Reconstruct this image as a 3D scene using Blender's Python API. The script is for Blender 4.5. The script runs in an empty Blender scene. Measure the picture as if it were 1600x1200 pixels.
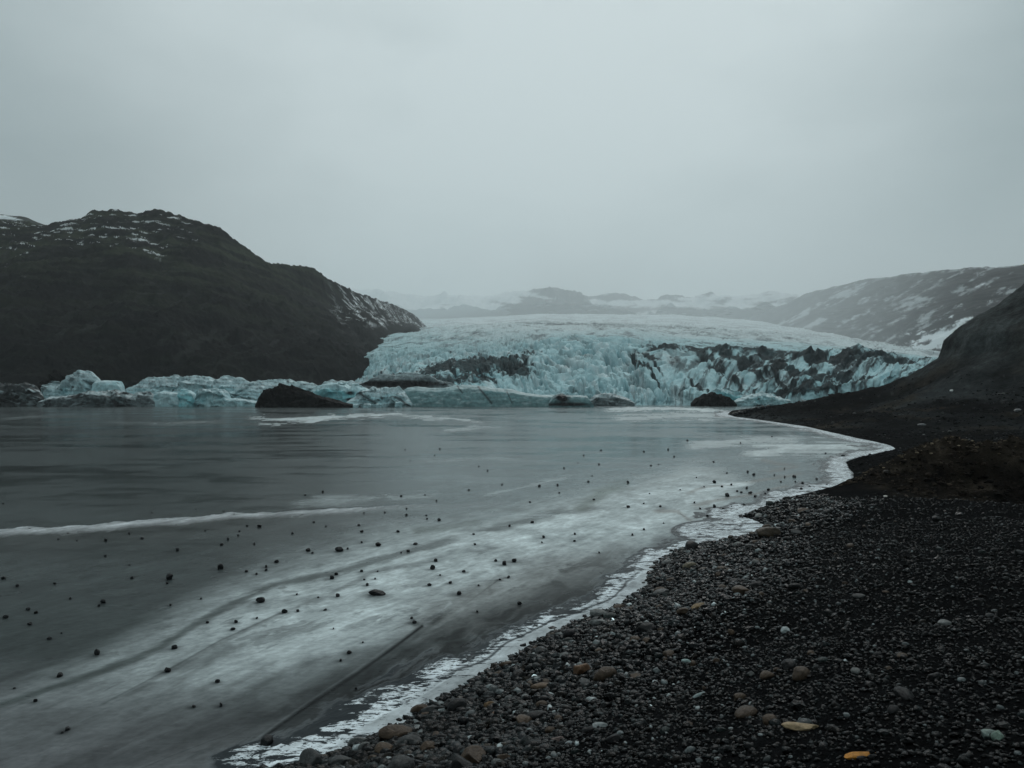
import bpy, math, random
import numpy as np
from mathutils import Vector

# ----------------------------------------------------------------------------
# camera, sky, sun, exposure
# ----------------------------------------------------------------------------
F, CU, HZ, EYE = 1208.0, 800.0, 612.0, 5.0      # focal length in photo pixels, principal point, eye height
sc = bpy.context.scene
cam = bpy.data.cameras.new("camera"); cam_o = bpy.data.objects.new("camera", cam)
sc.collection.objects.link(cam_o)
cam.sensor_width = 36.0; cam.lens = 36.0 * F / 1600.0
cam.shift_y = 12.0 / 1600.0
cam.clip_start = 0.1; cam.clip_end = 60000
cam_o.location = (0, 0, EYE); cam_o.rotation_euler = (math.radians(90), 0, 0)
sc.camera = cam_o

SUN_ELEV, SUN_AZ = math.radians(42), math.radians(12)     # sun behind the cloud, ahead and a little right
SKY_NISHITA, SKY_CLOUD = 0.06, 0.97
SUN_STRENGTH = 1.4
HAZE = 0.00012

w = bpy.data.worlds.new("World"); sc.world = w; w.use_nodes = True
nt = w.node_tree; nt.nodes.clear()
N = nt.nodes.new; L = nt.links.new
out = N("ShaderNodeOutputWorld")
sky = N("ShaderNodeTexSky"); sky.sky_type = 'NISHITA'; sky.sun_disc = False
sky.sun_elevation = SUN_ELEV; sky.sun_rotation = SUN_AZ
bg1 = N("ShaderNodeBackground"); bg1.inputs[1].default_value = SKY_NISHITA; L(sky.outputs[0], bg1.inputs[0])
tc = N("ShaderNodeTexCoord")
mp = N("ShaderNodeMapping"); mp.inputs['Scale'].default_value = (1.0, 1.0, 2.2); L(tc.outputs['Generated'], mp.inputs[0])
nz = N("ShaderNodeTexNoise"); nz.inputs['Scale'].default_value = 2.6; nz.inputs['Detail'].default_value = 5
nz.inputs['Roughness'].default_value = 0.5; L(mp.outputs[0], nz.inputs['Vector'])
# glow of the hidden sun through the cloud
dot = N("ShaderNodeVectorMath"); dot.operation = 'DOT_PRODUCT'
gd = Vector((0.02, 1.0, 0.50)).normalized(); dot.inputs[1].default_value = gd
nrm = N("ShaderNodeVectorMath"); nrm.operation = 'NORMALIZE'; L(tc.outputs['Generated'], nrm.inputs[0]); L(nrm.outputs[0], dot.inputs[0])
mr = N("ShaderNodeMapRange"); mr.interpolation_type = 'SMOOTHSTEP'
mr.inputs['From Min'].default_value = 0.79; mr.inputs['From Max'].default_value = 1.0
mr.inputs['To Min'].default_value = 0.0; mr.inputs['To Max'].default_value = 1.0
L(dot.outputs['Value'], mr.inputs['Value'])
mn = N("ShaderNodeMapRange"); mn.inputs['From Min'].default_value = 0.3; mn.inputs['From Max'].default_value = 0.7
mn.inputs['To Min'].default_value = -0.24; mn.inputs['To Max'].default_value = 0.24; L(nz.outputs[0], mn.inputs['Value'])
add = N("ShaderNodeMath"); add.operation = 'ADD'; L(mr.outputs[0], add.inputs[0]); L(mn.outputs[0], add.inputs[1])
# an overcast sky is brightest overhead
sxyz = N("ShaderNodeSeparateXYZ"); L(nrm.outputs[0], sxyz.inputs[0])
mz = N("ShaderNodeMapRange"); mz.interpolation_type = 'SMOOTHSTEP'; mz.inputs['From Min'].default_value = 0.46; mz.inputs['From Max'].default_value = 0.95
mz.inputs['To Min'].default_value = 0.0; mz.inputs['To Max'].default_value = 0.95; L(sxyz.outputs['Z'], mz.inputs['Value'])
add2 = N("ShaderNodeMath"); add2.operation = 'ADD'; L(add.outputs[0], add2.inputs[0]); L(mz.outputs[0], add2.inputs[1])
cr = N("ShaderNodeValToRGB"); L(add2.outputs[0], cr.inputs[0])
cr.color_ramp.elements[0].position = 0.0; cr.color_ramp.elements[0].color = (0.235, 0.328, 0.348, 1)
cr.color_ramp.elements[1].position = 1.0; cr.color_ramp.elements[1].color = (0.95, 1.07, 1.09, 1)
bg2 = N("ShaderNodeBackground"); bg2.inputs[1].default_value = SKY_CLOUD; L(cr.outputs[0], bg2.inputs[0])
mx = N("ShaderNodeMixShader"); mx.inputs[0].default_value = 0.93
L(bg1.outputs[0], mx.inputs[1]); L(bg2.outputs[0], mx.inputs[2]); L(mx.outputs[0], out.inputs[0])

sun = bpy.data.lights.new("sun", 'SUN'); sun.energy = SUN_STRENGTH; sun.angle = math.radians(14); sun.color = (1.0, 0.98, 0.95)
sun_o = bpy.data.objects.new("sun", sun); sc.collection.objects.link(sun_o)
d = Vector((math.sin(SUN_AZ) * math.cos(SUN_ELEV), math.cos(SUN_AZ) * math.cos(SUN_ELEV), math.sin(SUN_ELEV)))
sun_o.rotation_euler = d.to_track_quat('Z', 'Y').to_euler(); sun_o.location = (60, 250, 300)

sc.view_settings.view_transform = 'Standard'; sc.view_settings.look = 'None'
sc.view_settings.exposure = -0.27; sc.view_settings.gamma = 1.0; sc.view_settings.use_curve_mapping = False
sc.cycles.volume_bounces = 3
sc.cycles.max_bounces = 6

# ----------------------------------------------------------------------------
# helpers
# ----------------------------------------------------------------------------
rng = np.random.default_rng(7); random.seed(7)
col = sc.collection

def hsh(ix, iy, s):
    h = (ix.astype(np.int64) * 374761393 + iy.astype(np.int64) * 668265263 + s * 1442695041) & 0xffffffff
    h = ((h ^ (h >> 13)) * 1274126177) & 0xffffffff
    return (h ^ (h >> 16)) & 0xffffffff

def perlin(x, y, s=0):
    x = np.asarray(x, float); y = np.asarray(y, float)
    x0 = np.floor(x); y0 = np.floor(y); fx = x - x0; fy = y - y0
    u = fx * fx * fx * (fx * (fx * 6 - 15) + 10); v = fy * fy * fy * (fy * (fy * 6 - 15) + 10)
    def g(ix, iy, dx, dy):
        a = hsh(ix, iy, s) * (2 * np.pi / 4294967296.0)
        return np.cos(a) * dx + np.sin(a) * dy
    a = g(x0, y0, fx, fy); b = g(x0 + 1, y0, fx - 1, fy); c = g(x0, y0 + 1, fx, fy - 1); e = g(x0 + 1, y0 + 1, fx - 1, fy - 1)
    return (a + (b - a) * u + ((c + (e - c) * u) - (a + (b - a) * u)) * v) * 1.5

def fbm(x, y, o=5, s=0, g=0.5, l=2.03):
    t = 0; a = 1; n = 0
    for i in range(o):
        t = t + a * perlin(x, y, s + i * 17); n += a; a *= g; x = x * l + 3.1; y = y * l + 1.7
    return t / n

def ridged(x, y, o=5, s=0, g=0.5, l=2.03):
    t = 0; a = 1; n = 0
    for i in range(o):
        t = t + a * (1 - np.abs(perlin(x, y, s + i * 17)) * 2); n += a; a *= g; x = x * l + 5.1; y = y * l + 2.7
    return t / n

def worley(x, y, s=0):
    x0 = np.floor(x); y0 = np.floor(y); best = np.full(np.shape(x), 9.0); sec = best.copy(); cid = np.zeros(np.shape(x))
    for i in (-1, 0, 1):
        for j in (-1, 0, 1):
            ix = x0 + i; iy = y0 + j; h = hsh(ix, iy, s)
            px = ix + (h & 0xffff) / 65536.0; py = iy + ((h >> 16) & 0xffff) / 65536.0
            dd = (px - x) ** 2 + (py - y) ** 2
            m = dd < best
            sec = np.where(m, best, np.minimum(sec, dd)); cid = np.where(m, (h % 1000) / 1000.0, cid); best = np.where(m, dd, best)
    return np.sqrt(best), np.sqrt(sec), cid

def sstep(a, b, x):
    t = np.clip((x - a) / (b - a), 0, 1); return t * t * (3 - 2 * t)

def mixc(a, b, t):
    return a + (np.asarray(b, float) - a) * t[..., None]

def world(u, v, Y):
    return (u - CU) / F * Y, Y, EYE + (HZ - v) / F * Y

def on_ice(u, v):
    Y = EYE * F / (v - HZ); return (u - CU) / F * Y, Y

def mesh_from(name, verts, faces, color=None, smooth=True, extra=None):
    """faces: (n,k) int array"""
    verts = np.asarray(verts, np.float32).reshape(-1, 3); faces = np.asarray(faces, np.int32)
    me = bpy.data.meshes.new(name); nf, k = faces.shape
    me.vertices.add(len(verts)); me.vertices.foreach_set("co", verts.ravel())
    me.loops.add(nf * k); me.loops.foreach_set("vertex_index", faces.ravel())
    me.polygons.add(nf); me.polygons.foreach_set("loop_start", np.arange(0, nf * k, k, dtype=np.int32))
    me.polygons.foreach_set("loop_total", np.full(nf, k, np.int32))
    me.polygons.foreach_set("use_smooth", np.full(nf, smooth))
    me.update(calc_edges=True)
    if color is not None:
        c = np.ones((len(verts), 4), np.float32); c[:, :color.shape[-1]] = color.reshape(len(verts), -1)
        at = me.attributes.new("Col", 'FLOAT_COLOR', 'POINT'); at.data.foreach_set("color", c.ravel())
    for kk, val in (extra or {}).items():
        at = me.attributes.new(kk, 'FLOAT', 'POINT'); at.data.foreach_set("value", np.asarray(val, np.float32).ravel())
    return me

def grid_faces(nr, nc, flip=False):
    i = np.arange(nr - 1)[:, None] * nc + np.arange(nc - 1)[None, :]
    f = np.stack([i, i + 1, i + nc + 1, i + nc], -1).reshape(-1, 4)
    return f[:, ::-1] if flip else f

def link(name, me, m, label=None, cat=None, group=None, kind=None, parent=None):
    o = bpy.data.objects.new(name, me); col.objects.link(o)
    if m is not None and not me.materials: me.materials.append(m)
    tag(o, label, cat, group, kind)
    if parent: o.parent = parent
    return o

def tag(o, label=None, cat=None, group=None, kind=None):
    for k, v in (("label", label), ("category", cat), ("group", group), ("kind", kind)):
        if v: o[k] = v

def material(name, rough=0.6, spec=0.5, ior=1.5, attr=True, base=(0.1, 0.1, 0.1), mott=(), bump=(), rough_attr=None, objcolor=False, mspace='Object'):
    """attr: base colour comes from the vertex colour; mott: (scale, lo, hi, (sx,sy,sz)) multiplies; bump: (scale, strength, dist)"""
    m = bpy.data.materials.new(name); m.use_nodes = True; t = m.node_tree; b = t.nodes["Principled BSDF"]
    b.inputs['Roughness'].default_value = rough; b.inputs['Specular IOR Level'].default_value = spec; b.inputs['IOR'].default_value = ior
    tc = t.nodes.new("ShaderNodeTexCoord")
    if attr:
        a = t.nodes.new("ShaderNodeAttribute"); a.attribute_name = "Col"; c = a.outputs['Color']
    elif objcolor:
        a = t.nodes.new("ShaderNodeObjectInfo"); c = a.outputs['Color']
    else:
        a = t.nodes.new("ShaderNodeRGB"); a.outputs[0].default_value = (*base, 1); c = a.outputs[0]
    for sca, lo, hi, st in mott:
        mp = t.nodes.new("ShaderNodeMapping"); mp.vector_type = 'TEXTURE' if len(st) > 3 else 'POINT'; mp.inputs['Scale'].default_value = [1 / q for q in st[:3]] if len(st) > 3 else st[:3]; mp.inputs['Rotation'].default_value = (0, 0, math.radians(st[3]) if len(st) > 3 else 0); t.links.new(tc.outputs[mspace], mp.inputs[0])
        n = t.nodes.new("ShaderNodeTexNoise"); n.inputs['Scale'].default_value = sca; n.inputs['Detail'].default_value = 6; n.inputs['Roughness'].default_value = 0.62
        t.links.new(mp.outputs[0], n.inputs['Vector'])
        r = t.nodes.new("ShaderNodeMapRange"); r.inputs['From Min'].default_value = 0.3; r.inputs['From Max'].default_value = 0.7
        r.inputs['To Min'].default_value = lo; r.inputs['To Max'].default_value = hi; t.links.new(n.outputs[0], r.inputs['Value'])
        mu = t.nodes.new("ShaderNodeVectorMath"); mu.operation = 'SCALE'; t.links.new(c, mu.inputs[0]); t.links.new(r.outputs[0], mu.inputs['Scale']); c = mu.outputs[0]
    t.links.new(c, b.inputs['Base Color'])
    prev = None
    for sca, stg, dist in bump:
        n = t.nodes.new("ShaderNodeTexNoise"); n.inputs['Scale'].default_value = sca; n.inputs['Detail'].default_value = 7; n.inputs['Roughness'].default_value = 0.65
        t.links.new(tc.outputs[mspace], n.inputs['Vector'])
        bp = t.nodes.new("ShaderNodeBump"); bp.inputs['Strength'].default_value = stg; bp.inputs['Distance'].default_value = dist
        t.links.new(n.outputs[0], bp.inputs['Height'])
        if prev: t.links.new(prev, bp.inputs['Normal'])
        prev = bp.outputs[0]
    if prev: t.links.new(prev, b.inputs['Normal'])
    if rough_attr:
        a = t.nodes.new("ShaderNodeAttribute"); a.attribute_name = rough_attr; t.links.new(a.outputs['Fac'], b.inputs['Roughness'])
    return m

def loft(rows, u0, u1, nu, nts, smooth=0, vfrom=99):
    """rows: lists of (u, v, Y[, z]) from near to far; returns X, Y, Z, T grids (rows along the depth)"""
    u = np.linspace(u0, u1, nu); ys = []; zs = []
    for r in rows:
        ru = [p[0] for p in r]; y = np.interp(u, ru, [p[2] for p in r])
        zz = [p[3] if len(p) > 3 else EYE + (HZ - p[1]) / F * p[2] for p in r]
        if len(r[0]) > 3: z = np.interp(u, ru, zz)
        else: z = EYE + (HZ - np.interp(u, ru, [p[1] for p in r])) / F * y
        ys.append(y); zs.append(z)
    Yg = []; Zg = []; T = []
    for i, n in enumerate(nts):
        last = i == len(nts) - 1
        for k in range(n + (1 if last else 0)):
            t = k / n; Yg.append(np.exp(np.log(ys[i]) * (1 - t) + np.log(ys[i + 1]) * t)); Zg.append(zs[i] * (1 - t) + zs[i + 1] * t); T.append(i + t)
            if i >= vfrom:      # long flat stretches: keep the slope angle, not the height, even
                s0 = (zs[i] - EYE) / ys[i]; s1 = (zs[i + 1] - EYE) / ys[i + 1]; Zg[-1] = EYE + (s0 * (1 - t) + s1 * t) * Yg[-1]
    Yg = np.array(Yg); Zg = np.array(Zg)
    for _ in range(smooth):
        for A in (Yg, Zg): A[1:-1] = A[:-2] * 0.25 + A[1:-1] * 0.5 + A[2:] * 0.25
    X = (u[None, :] - CU) / F * Yg
    return X, Yg, Zg, np.repeat(np.array(T)[:, None], nu, 1), np.repeat(u[None, :], len(T), 0)

def vpx(Y, Z): return HZ - (Z - EYE) * F / Y

# ----------------------------------------------------------------------------
# materials
# ----------------------------------------------------------------------------
M = {}
M['rock'] = material("mountain rock", 0.95, 0.03, mott=((0.02, 0.7, 1.35, (1, 1, 2.2)), (0.11, 0.75, 1.3, (1, 1, 1.6))), bump=((0.12, 0.6, 3.0),))
M['far_rock'] = material("far mountain rock", 0.9, 0.1)
M['glacier'] = material("glacier ice", 0.75, 0.06, 1.31, mott=((0.35, 0.85, 1.15, (1, 1, 1)),), bump=((0.6, 0.5, 0.8),))
M['berg'] = material("iceberg ice", 0.45, 0.15, 1.31, mott=((0.7, 0.75, 1.2, (1, 1, 1)),), bump=((1.2, 0.45, 0.5),))
M['beach'] = material("black gravel ground", 0.95, 0.01, mott=((0.16, 0.6, 1.5, (1, 1, 2)), (0.9, 0.6, 1.5, (1, 1, 1)), (14, 0.5, 1.6, (1, 1, 1)),), bump=((0.35, 0.6, 0.8), (3.0, 0.6, 0.2), (25, 0.6, 0.05),))
M['pebble'] = material("gravel stone", 0.26, 0.09, mott=((22, 0.5, 1.5, (1, 1, 1)),), bump=((30, 0.5, 0.02),))
M['cobble'] = material("cobble stone", 0.4, 0.12, attr=False, objcolor=True, mott=((5, 0.6, 1.4, (1, 1, 1)), (19, 0.75, 1.25, (1, 1, 1))), bump=((9, 0.35, 0.1),))
M['dark_berg'] = material('debris covered ice', 0.8, 0.06, mott=((0.7, 0.6, 1.4, (1, 1, 1)), (3.0, 0.6, 1.4, (1, 1, 1))), bump=((1.0, 0.7, 0.6),))
M['soil'] = material('brown soil clod', 0.9, 0.05, mott=((6, 0.6, 1.4, (1, 1, 1)),), bump=((8, 0.5, 0.1),))
M['under'] = material("ground", 0.9, 0.2, attr=False, base=(0.03, 0.033, 0.033))

# ----------------------------------------------------------------------------
# ground under everything
# ----------------------------------------------------------------------------
S = 23000
link("ground", mesh_from("ground", [(-S, -S, -2.6), (S, -S, -2.6), (S, S, -2.6), (-S, S, -2.6)], [[0, 1, 2, 3]]), M['under'],
     "dark valley floor lying under the lake and the hills", "ground", kind="structure")

# ----------------------------------------------------------------------------
# shoreline and beach height
# ----------------------------------------------------------------------------
shore_px = [(440, 1200), (480, 1193), (540, 1172), (600, 1142), (650, 1112), (700, 1085), (740, 1060), (780, 1040), (820, 1012), (860, 990), (905, 972), (945, 955),
            (985, 938), (1006, 920), (1012, 900), (1022, 880), (1045, 866), (1075, 855), (1110, 846), (1150, 841), (1178, 834), (1187, 822), (1170, 814), (1150, 808),
            (1172, 800), (1215, 784), (1240, 776), (1265, 770), (1300, 764), (1325, 757), (1336, 748), (1328, 736), (1322, 722), (1345, 714), (1370, 708), (1396, 701),
            (1380, 694), (1340, 685), (1300, 676), (1255, 666), (1210, 659), (1170, 654), (1146, 651)]
shore = [(-240, -60), (-90, 2), (-40, 5.5), (-14, 7.6), (-6, 8.8)] + [on_ice(u, v) for u, v in shore_px] + [(47.5, 170), (56, 196), (75, 225), (110, 250), (180, 262), (420, 262)]
shore = np.array(shore); shore_poly = np.vstack([shore, [(420, -300), (-240, -300)]])

def shore_dist(X, Y):
    """distance to the water line, positive on land"""
    X = np.asarray(X, float); Y = np.asarray(Y, float); best = np.full(X.shape, 1e9)
    for (ax, ay), (bx, by) in zip(shore[:-1], shore[1:]):
        dx, dy = bx - ax, by - ay; t = np.clip(((X - ax) * dx + (Y - ay) * dy) / (dx * dx + dy * dy), 0, 1)
        best = np.minimum(best, (X - ax - t * dx) ** 2 + (Y - ay - t * dy) ** 2)
    ins = np.zeros(X.shape, bool); P = shore_poly
    for (ax, ay), (bx, by) in zip(P, np.roll(P, -1, 0)):
        if ay == by: continue
        ins ^= ((ay > Y) != (by > Y)) & (X < (bx - ax) * (Y - ay) / (by - ay) + ax)
    r = np.hypot(X, Y)
    dd = np.where(ins, 1, -1) * np.sqrt(best)
    return dd + np.clip(0.011 * r, 0.05, 0.8) * fbm(X / (0.05 * r + 0.6), Y / (0.05 * r + 0.6), 3, 91)

ctl = [(1600, 1000, 8.1), (1600, 1200, 4.3), (1600, 800, 21.8), (1300, 800, 26.3), (1300, 1000, 10.3), (1300, 1200, 5.13), (1000, 1100, 9.4), (1000, 1200, 6.4), (1100, 950, 14.6),
       (1200, 880, 18.9), (1400, 780, 26.6), (1600, 690, 36.5), (1520, 692, 36.5), (1450, 702, 36.5), (1400, 720, 36.5), (1600, 705, 39.5), (1500, 706, 39.5), (1360, 742, 36.5), (1600, 765, 33), (1500, 767, 33), (1420, 768, 33), (1700, 690, 36.5), (1700, 765, 33),
       (1500, 680, 75), (1600, 668, 80), (1450, 690, 73), (1500, 640, 110), (1600, 620, 115), (1300, 650, 130), (1400, 620, 150), (1400, 603, 166),
       (1250, 628, 166), (1300, 620, 166), (1350, 612, 166), (1430, 592, 166), (1500, 606, 130), (1600, 580, 125), (1600, 520, 135), (1600, 449, 150), (1580, 465, 152), (1540, 495, 155), (1515, 522, 160), (1505, 550, 163), (1480, 572, 165), (1450, 585, 166),
       (1800, 370, 150), (1200, 640, 164)]
P = [world(*c) for c in ctl]
P += [(x, y, 0.0) for x, y in shore[2:-4]]
P += [(0, 0, 3.4), (-5, -6, 3.3), (5, -6, 4.0), (-12, 0, 1.7), (-40, -12, 1.8), (-120, -40, 2.5), (0, -40, 5), (50, -40, 7), (120, -40, 10), (30, 25, 2.6), (29, 50, 1.3), (36, 56, 1.7), (45, 42, 3.6),
      (60, 20, 5), (100, 40, 9), (100, 80, 14), (40, 8, 3.6), (200, 100, 34), (260, 0, 26), (260, 200, 30), (150, 215, 16),
      (132, 200, 25), (115, 200, 12), (100, 200, 3), (80, 190, 1), (130, 240, 1), (200, 250, 2), (110, 240, 0), (-60, -150, 6), (200, -150, 15)]
P = np.array(P)

def tps_fit(P):
    n = len(P); D = np.hypot(P[:, None, 0] - P[None, :, 0], P[:, None, 1] - P[None, :, 1])
    K = np.where(D > 0, D * D * np.log(D + 1e-12), 0) + np.eye(n) * 0.4
    A = np.zeros((n + 3, n + 3)); A[:n, :n] = K; Q = np.c_[np.ones(n), P[:, :2]]; A[:n, n:] = Q; A[n:, :n] = Q.T
    return np.linalg.solve(A, np.r_[P[:, 2], 0, 0, 0])
TW = tps_fit(P)
def tps(X, Y):
    z = TW[-3] + TW[-2] * X + TW[-1] * Y
    for (px, py, _), wk in zip(P, TW):
        r2 = (X - px) ** 2 + (Y - py) ** 2 + 1e-9; z = z + wk * 0.5 * r2 * np.log(r2)
    return z

def beach_height(X, Y, fine=True):
    d = shore_dist(X, Y); z = tps(X, Y); r = np.hypot(X, Y)
    if fine:
        hill = sstep(60, 120, r)
        z = z + (0.05 + 0.05 * sstep(10, 30, r)) * fbm(X / 0.8, Y / 0.8, 4, 5) * sstep(0, 1, d)
        mound = np.exp(-(((Y - 36.5) / 5) ** 2)) * sstep(16, 20, X)
        z = z + mound * (0.7 * fbm(X / 2.2, Y / 1.5, 5, 8, 0.6) + 0.3 * (ridged(X / 1.2, Y / 1.2, 3, 9) - 0.4))
        z = z + hill * sstep(0, 12, d) * (1.5 * fbm(X / 14, Y / 14, 6, 12, 0.6) + 2.2 * sstep(5, 16, z) * (ridged(X / 13, Y / 19, 5, 31) - 0.4) + 0.5 * (ridged(X / 5, Y / 6, 4, 33) - 0.4))
    st_ = sstep(60, 110, r); z = z + st_ * 2.2 * (sstep(12.2, 13.4, z) - sstep(13.4, 24, z))
    z = np.maximum(z, 0.035 * np.minimum(d, 3.0) + 0.03 * np.clip(d, 0, 0.3))
    return np.where(d > 0, z, np.maximum(-0.3 * -d, -2.4)), d

ang = np.radians(np.r_[np.linspace(-179.9, -30, 60)[:-1], np.linspace(-30, 42, 900), np.linspace(42, 179.9, 70)[1:]])
rad = np.r_[0, np.geomspace(0.6, 4, 20)[:-1], np.geomspace(4, 60, 380)[:-1], np.geomspace(60, 260, 260), 330]
A, R = np.meshgrid(ang, rad)
X = R * np.sin(A); Y = R * np.cos(A)
Z, D = beach_height(X, Y)
base = np.zeros(X.shape + (3,)); base[:] = (0.0032, 0.0034, 0.0037)
n1 = fbm(X / 7, Y / 7, 5, 21); n2 = fbm(X / 1.3, Y / 1.3, 4, 22)
base *= (1 + 0.35 * n1 + 0.3 * n2)[..., None]
mound = np.exp(-(((Y - 36.5) / 6) ** 2)) * sstep(15, 20, X + n2 * 2) * sstep(-0.35, 0.15, n2 + 0.3 * n1 + 0.25)
base = mixc(base, (0.016, 0.0130, 0.0098), np.clip(mound, 0, 1)); base = mixc(base, (0.05, 0.042, 0.032), mound * sstep(0.15, 0.45, n2) * 0.7)
hill = sstep(70, 120, R)
base = mixc(base, (0.026, 0.030, 0.031), hill * sstep(-0.2, 0.5, fbm(X / 18, Y / 30, 5, 25)))
base = mixc(base, (0.026, 0.022, 0.016), hill * sstep(0.0, 0.4, fbm(X / 9, Y / 14, 5, 26)) * 0.8)
base = mixc(base, (0.044, 0.050, 0.050), hill * sstep(4, 14, Z) * np.clip(0.7 + n1, 0, 1))
base = mixc(base, (0.003, 0.003, 0.0035), hill * sstep(0.05, 0.4, fbm(X / 12, Y / 26, 5, 27)) * sstep(14, 5, Z) * 0.8)
base = mixc(base, (0.05, 0.052, 0.052), hill * sstep(0.42, 0.55, fbm(X / 1.1, Y / 2.0, 4, 28)) * 0.6)
base = mixc(base, (0.005, 0.0045, 0.004), np.clip(mound, 0, 1) * sstep(1.9, 1.5, Z + 0.4 * n2) * (Y < 37) * sstep(20, 22, X))  # shaded front face of the bank, painted near-black into the soil colour
base *= (1 - 0.45 * sstep(1.2, 0.0, D) * sstep(-0.2, 0, D))[..., None]
nr, nc = X.shape
fc = grid_faces(nr, nc, True)
keep = (D.ravel()[fc] > -6).any(1); fc = fc[keep]
far = (np.hypot(X.ravel()[fc], Y.ravel()[fc]).mean(1) > 62) & (X.ravel()[fc].mean(1) > 0)
def sub_mesh(name, f):
    ids, inv = np.unique(f, return_inverse=True)
    return mesh_from(name, np.stack([X, Y, Z], -1).reshape(-1, 3)[ids], inv.reshape(f.shape), base.reshape(-1, 3)[ids])
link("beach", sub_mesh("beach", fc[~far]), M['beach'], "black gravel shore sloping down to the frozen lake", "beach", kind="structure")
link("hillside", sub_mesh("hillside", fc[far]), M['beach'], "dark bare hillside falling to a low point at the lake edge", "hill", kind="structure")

# stones frozen into the ice: picture point and size
ice_stones = """530,857,12 344,885,11 265,901,12 591,850,9 481,859,7 277,858,6 407,937,11 589,924,16 161,939,9 155,946,4 272,1010,11 152,1019,11 93,1054,10 262,1046,10 55,1094,7 105,1138,9 97,1144,5 77,997,6
46,974,7 9,963,8 56,956,7 44,951,6 6,902,8 27,915,5 85,911,5 206,902,5 261,911,4 266,945,5 314,935,4 324,972,5 369,971,6 364,982,7 401,965,5 445,955,8 465,954,5 464,928,4 508,952,5 497,933,3 527,930,7 518,902,8
525,896,7 565,892,5 569,905,4 574,913,6 586,904,4 590,892,4 676,887,8 681,875,7 688,898,4 671,913,7 704,910,5 725,892,6 717,926,10 748,914,4 788,880,8 775,875,6 782,905,3 795,901,4 648,971,8 643,965,5 638,860,6
649,849,6 627,863,3 546,1018,8 532,1031,6 567,1003,4 521,982,3 340,1064,7 345,1101,7 303,1103,7 416,1156,26 432,877,6 416,885,5 416,890,5 401,896,5 385,892,5 397,849,4 356,842,5 165,868,4 202,882,4 543,857,4 488,863,5
556,1075,4 746,955,5 22,1075,4 96,989,3 110,935,4 627,775,4 635,794,3 635,804,4 666,805,3 667,810,4 686,812,5 682,782,3 664,773,3 569,801,3 601,800,3 561,820,4 565,830,5 565,847,4 622,830,5 504,768,4 477,773,3 490,815,4
509,822,3 457,833,4 405,821,7 386,821,4 374,829,4 372,836,3 346,850,5 350,798,3 366,804,4 306,795,3 321,829,3 237,800,3 222,840,5 202,833,4 165,844,5 106,833,4 120,844,3 91,842,3 46,827,3 5,786,3 687,701,3 633,702,3
679,711,2 641,720,2 748,728,3 733,765,3 785,756,3 740,834,4 742,850,4 804,875,9 849,839,5 847,847,4 898,834,4 898,845,4 988,835,5 1006,827,4 832,815,6 796,821,5 981,791,6 1006,786,4 1032,791,4 1015,771,3 981,753,5 919,752,4
925,743,3 871,757,5 843,759,4 828,784,4 874,770,3 928,780,4 1074,688,4 1157,692,3 1044,702,3 1053,713,3 1006,705,3 939,703,3 912,711,3 936,725,3 903,723,2 881,731,3 1017,727,3 1029,725,3 1115,721,4 1136,739,3 1168,737,4 1178,741,5
1116,753,6 1088,746,3 1172,769,6 1167,762,5 1158,769,4 1152,767,4 1136,773,8 1116,790,8 1094,794,5 1085,785,4 1254,755,5 1243,752,4 1276,748,4 1241,744,6 1226,745,4 1226,732,3 1201,765,5 1317,712,5 1290,708,3 1206,682,3 784,757,3
732,765,3 762,735,3 812,942,7 794,902,4 781,905,4 936,863,4 1037,817,3 1143,757,4 1128,760,4 1180,775,5 1196,771,4 1220,752,4 1265,760,4 1210,742,3 1252,764,5 1292,757,4 1100,760,3 1063,765,3 1130,795,4 1105,806,4 1162,788,4 1143,792,3"""

# ----------------------------------------------------------------------------
# frozen lake
# ----------------------------------------------------------------------------
vv = np.r_[np.linspace(1420, 1215, 60)[:-1], np.linspace(1215, 640, 760)[:-1], np.linspace(640, 616, 60)[:-1], np.geomspace(4, 0.35, 14) + HZ]
uu = np.r_[[-26000, -9000, -3000, -1200, -500], np.linspace(-200, 1500, 1150), [1560, 1700, 2000, 2600, 5000, 14000, 30000]]
U, V = np.meshgrid(uu, vv)
Y = EYE * F / (V - HZ); X = (U - CU) / F * Y
inr = (Y < 600)
Ys = np.minimum(Y, 600); Xs = np.clip(X, -700, 700)
D = -shore_dist(Xs, Ys)            # metres out from the water line
wob = fbm(Xs / 3.0, Ys / 6.0, 4, 41); wob2 = fbm(Xs / 0.8, Ys / 1.6, 4, 42)
Uw = U + 14 * fbm(Xs / 5.0, Ys / 8.0, 4, 43); Vw = V + 5 * fbm(Xs / 4.0, Ys / 8.0, 4, 44)

def pdist(pts, sv=1.0, warp=1.0):
    """signed-less picture distance of every ice vertex to a traced crack or drift line; also position along it"""
    uq = U + (Uw - U) * warp; vq = (V + (Vw - V) * warp) * sv
    b = np.full(U.shape, 1e9); al = np.zeros(U.shape); sg = np.zeros(U.shape); n = len(pts) - 1
    for i in range(n):
        ax, ay = pts[i]; bx, by = pts[i + 1]; ay *= sv; by *= sv; dx, dy = bx - ax, by - ay; t = np.clip(((uq - ax) * dx + (vq - ay) * dy) / (dx * dx + dy * dy), 0, 1)
        q = (uq - ax - t * dx) ** 2 + (vq - ay - t * dy) ** 2
        m = q < b; al = np.where(m, (i + t) / n, al); sg = np.where(m, np.sign((uq - ax) * dy - (vq - ay) * dx), sg); b = np.where(m, q, b)
    return np.sqrt(b), al, sg

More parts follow.
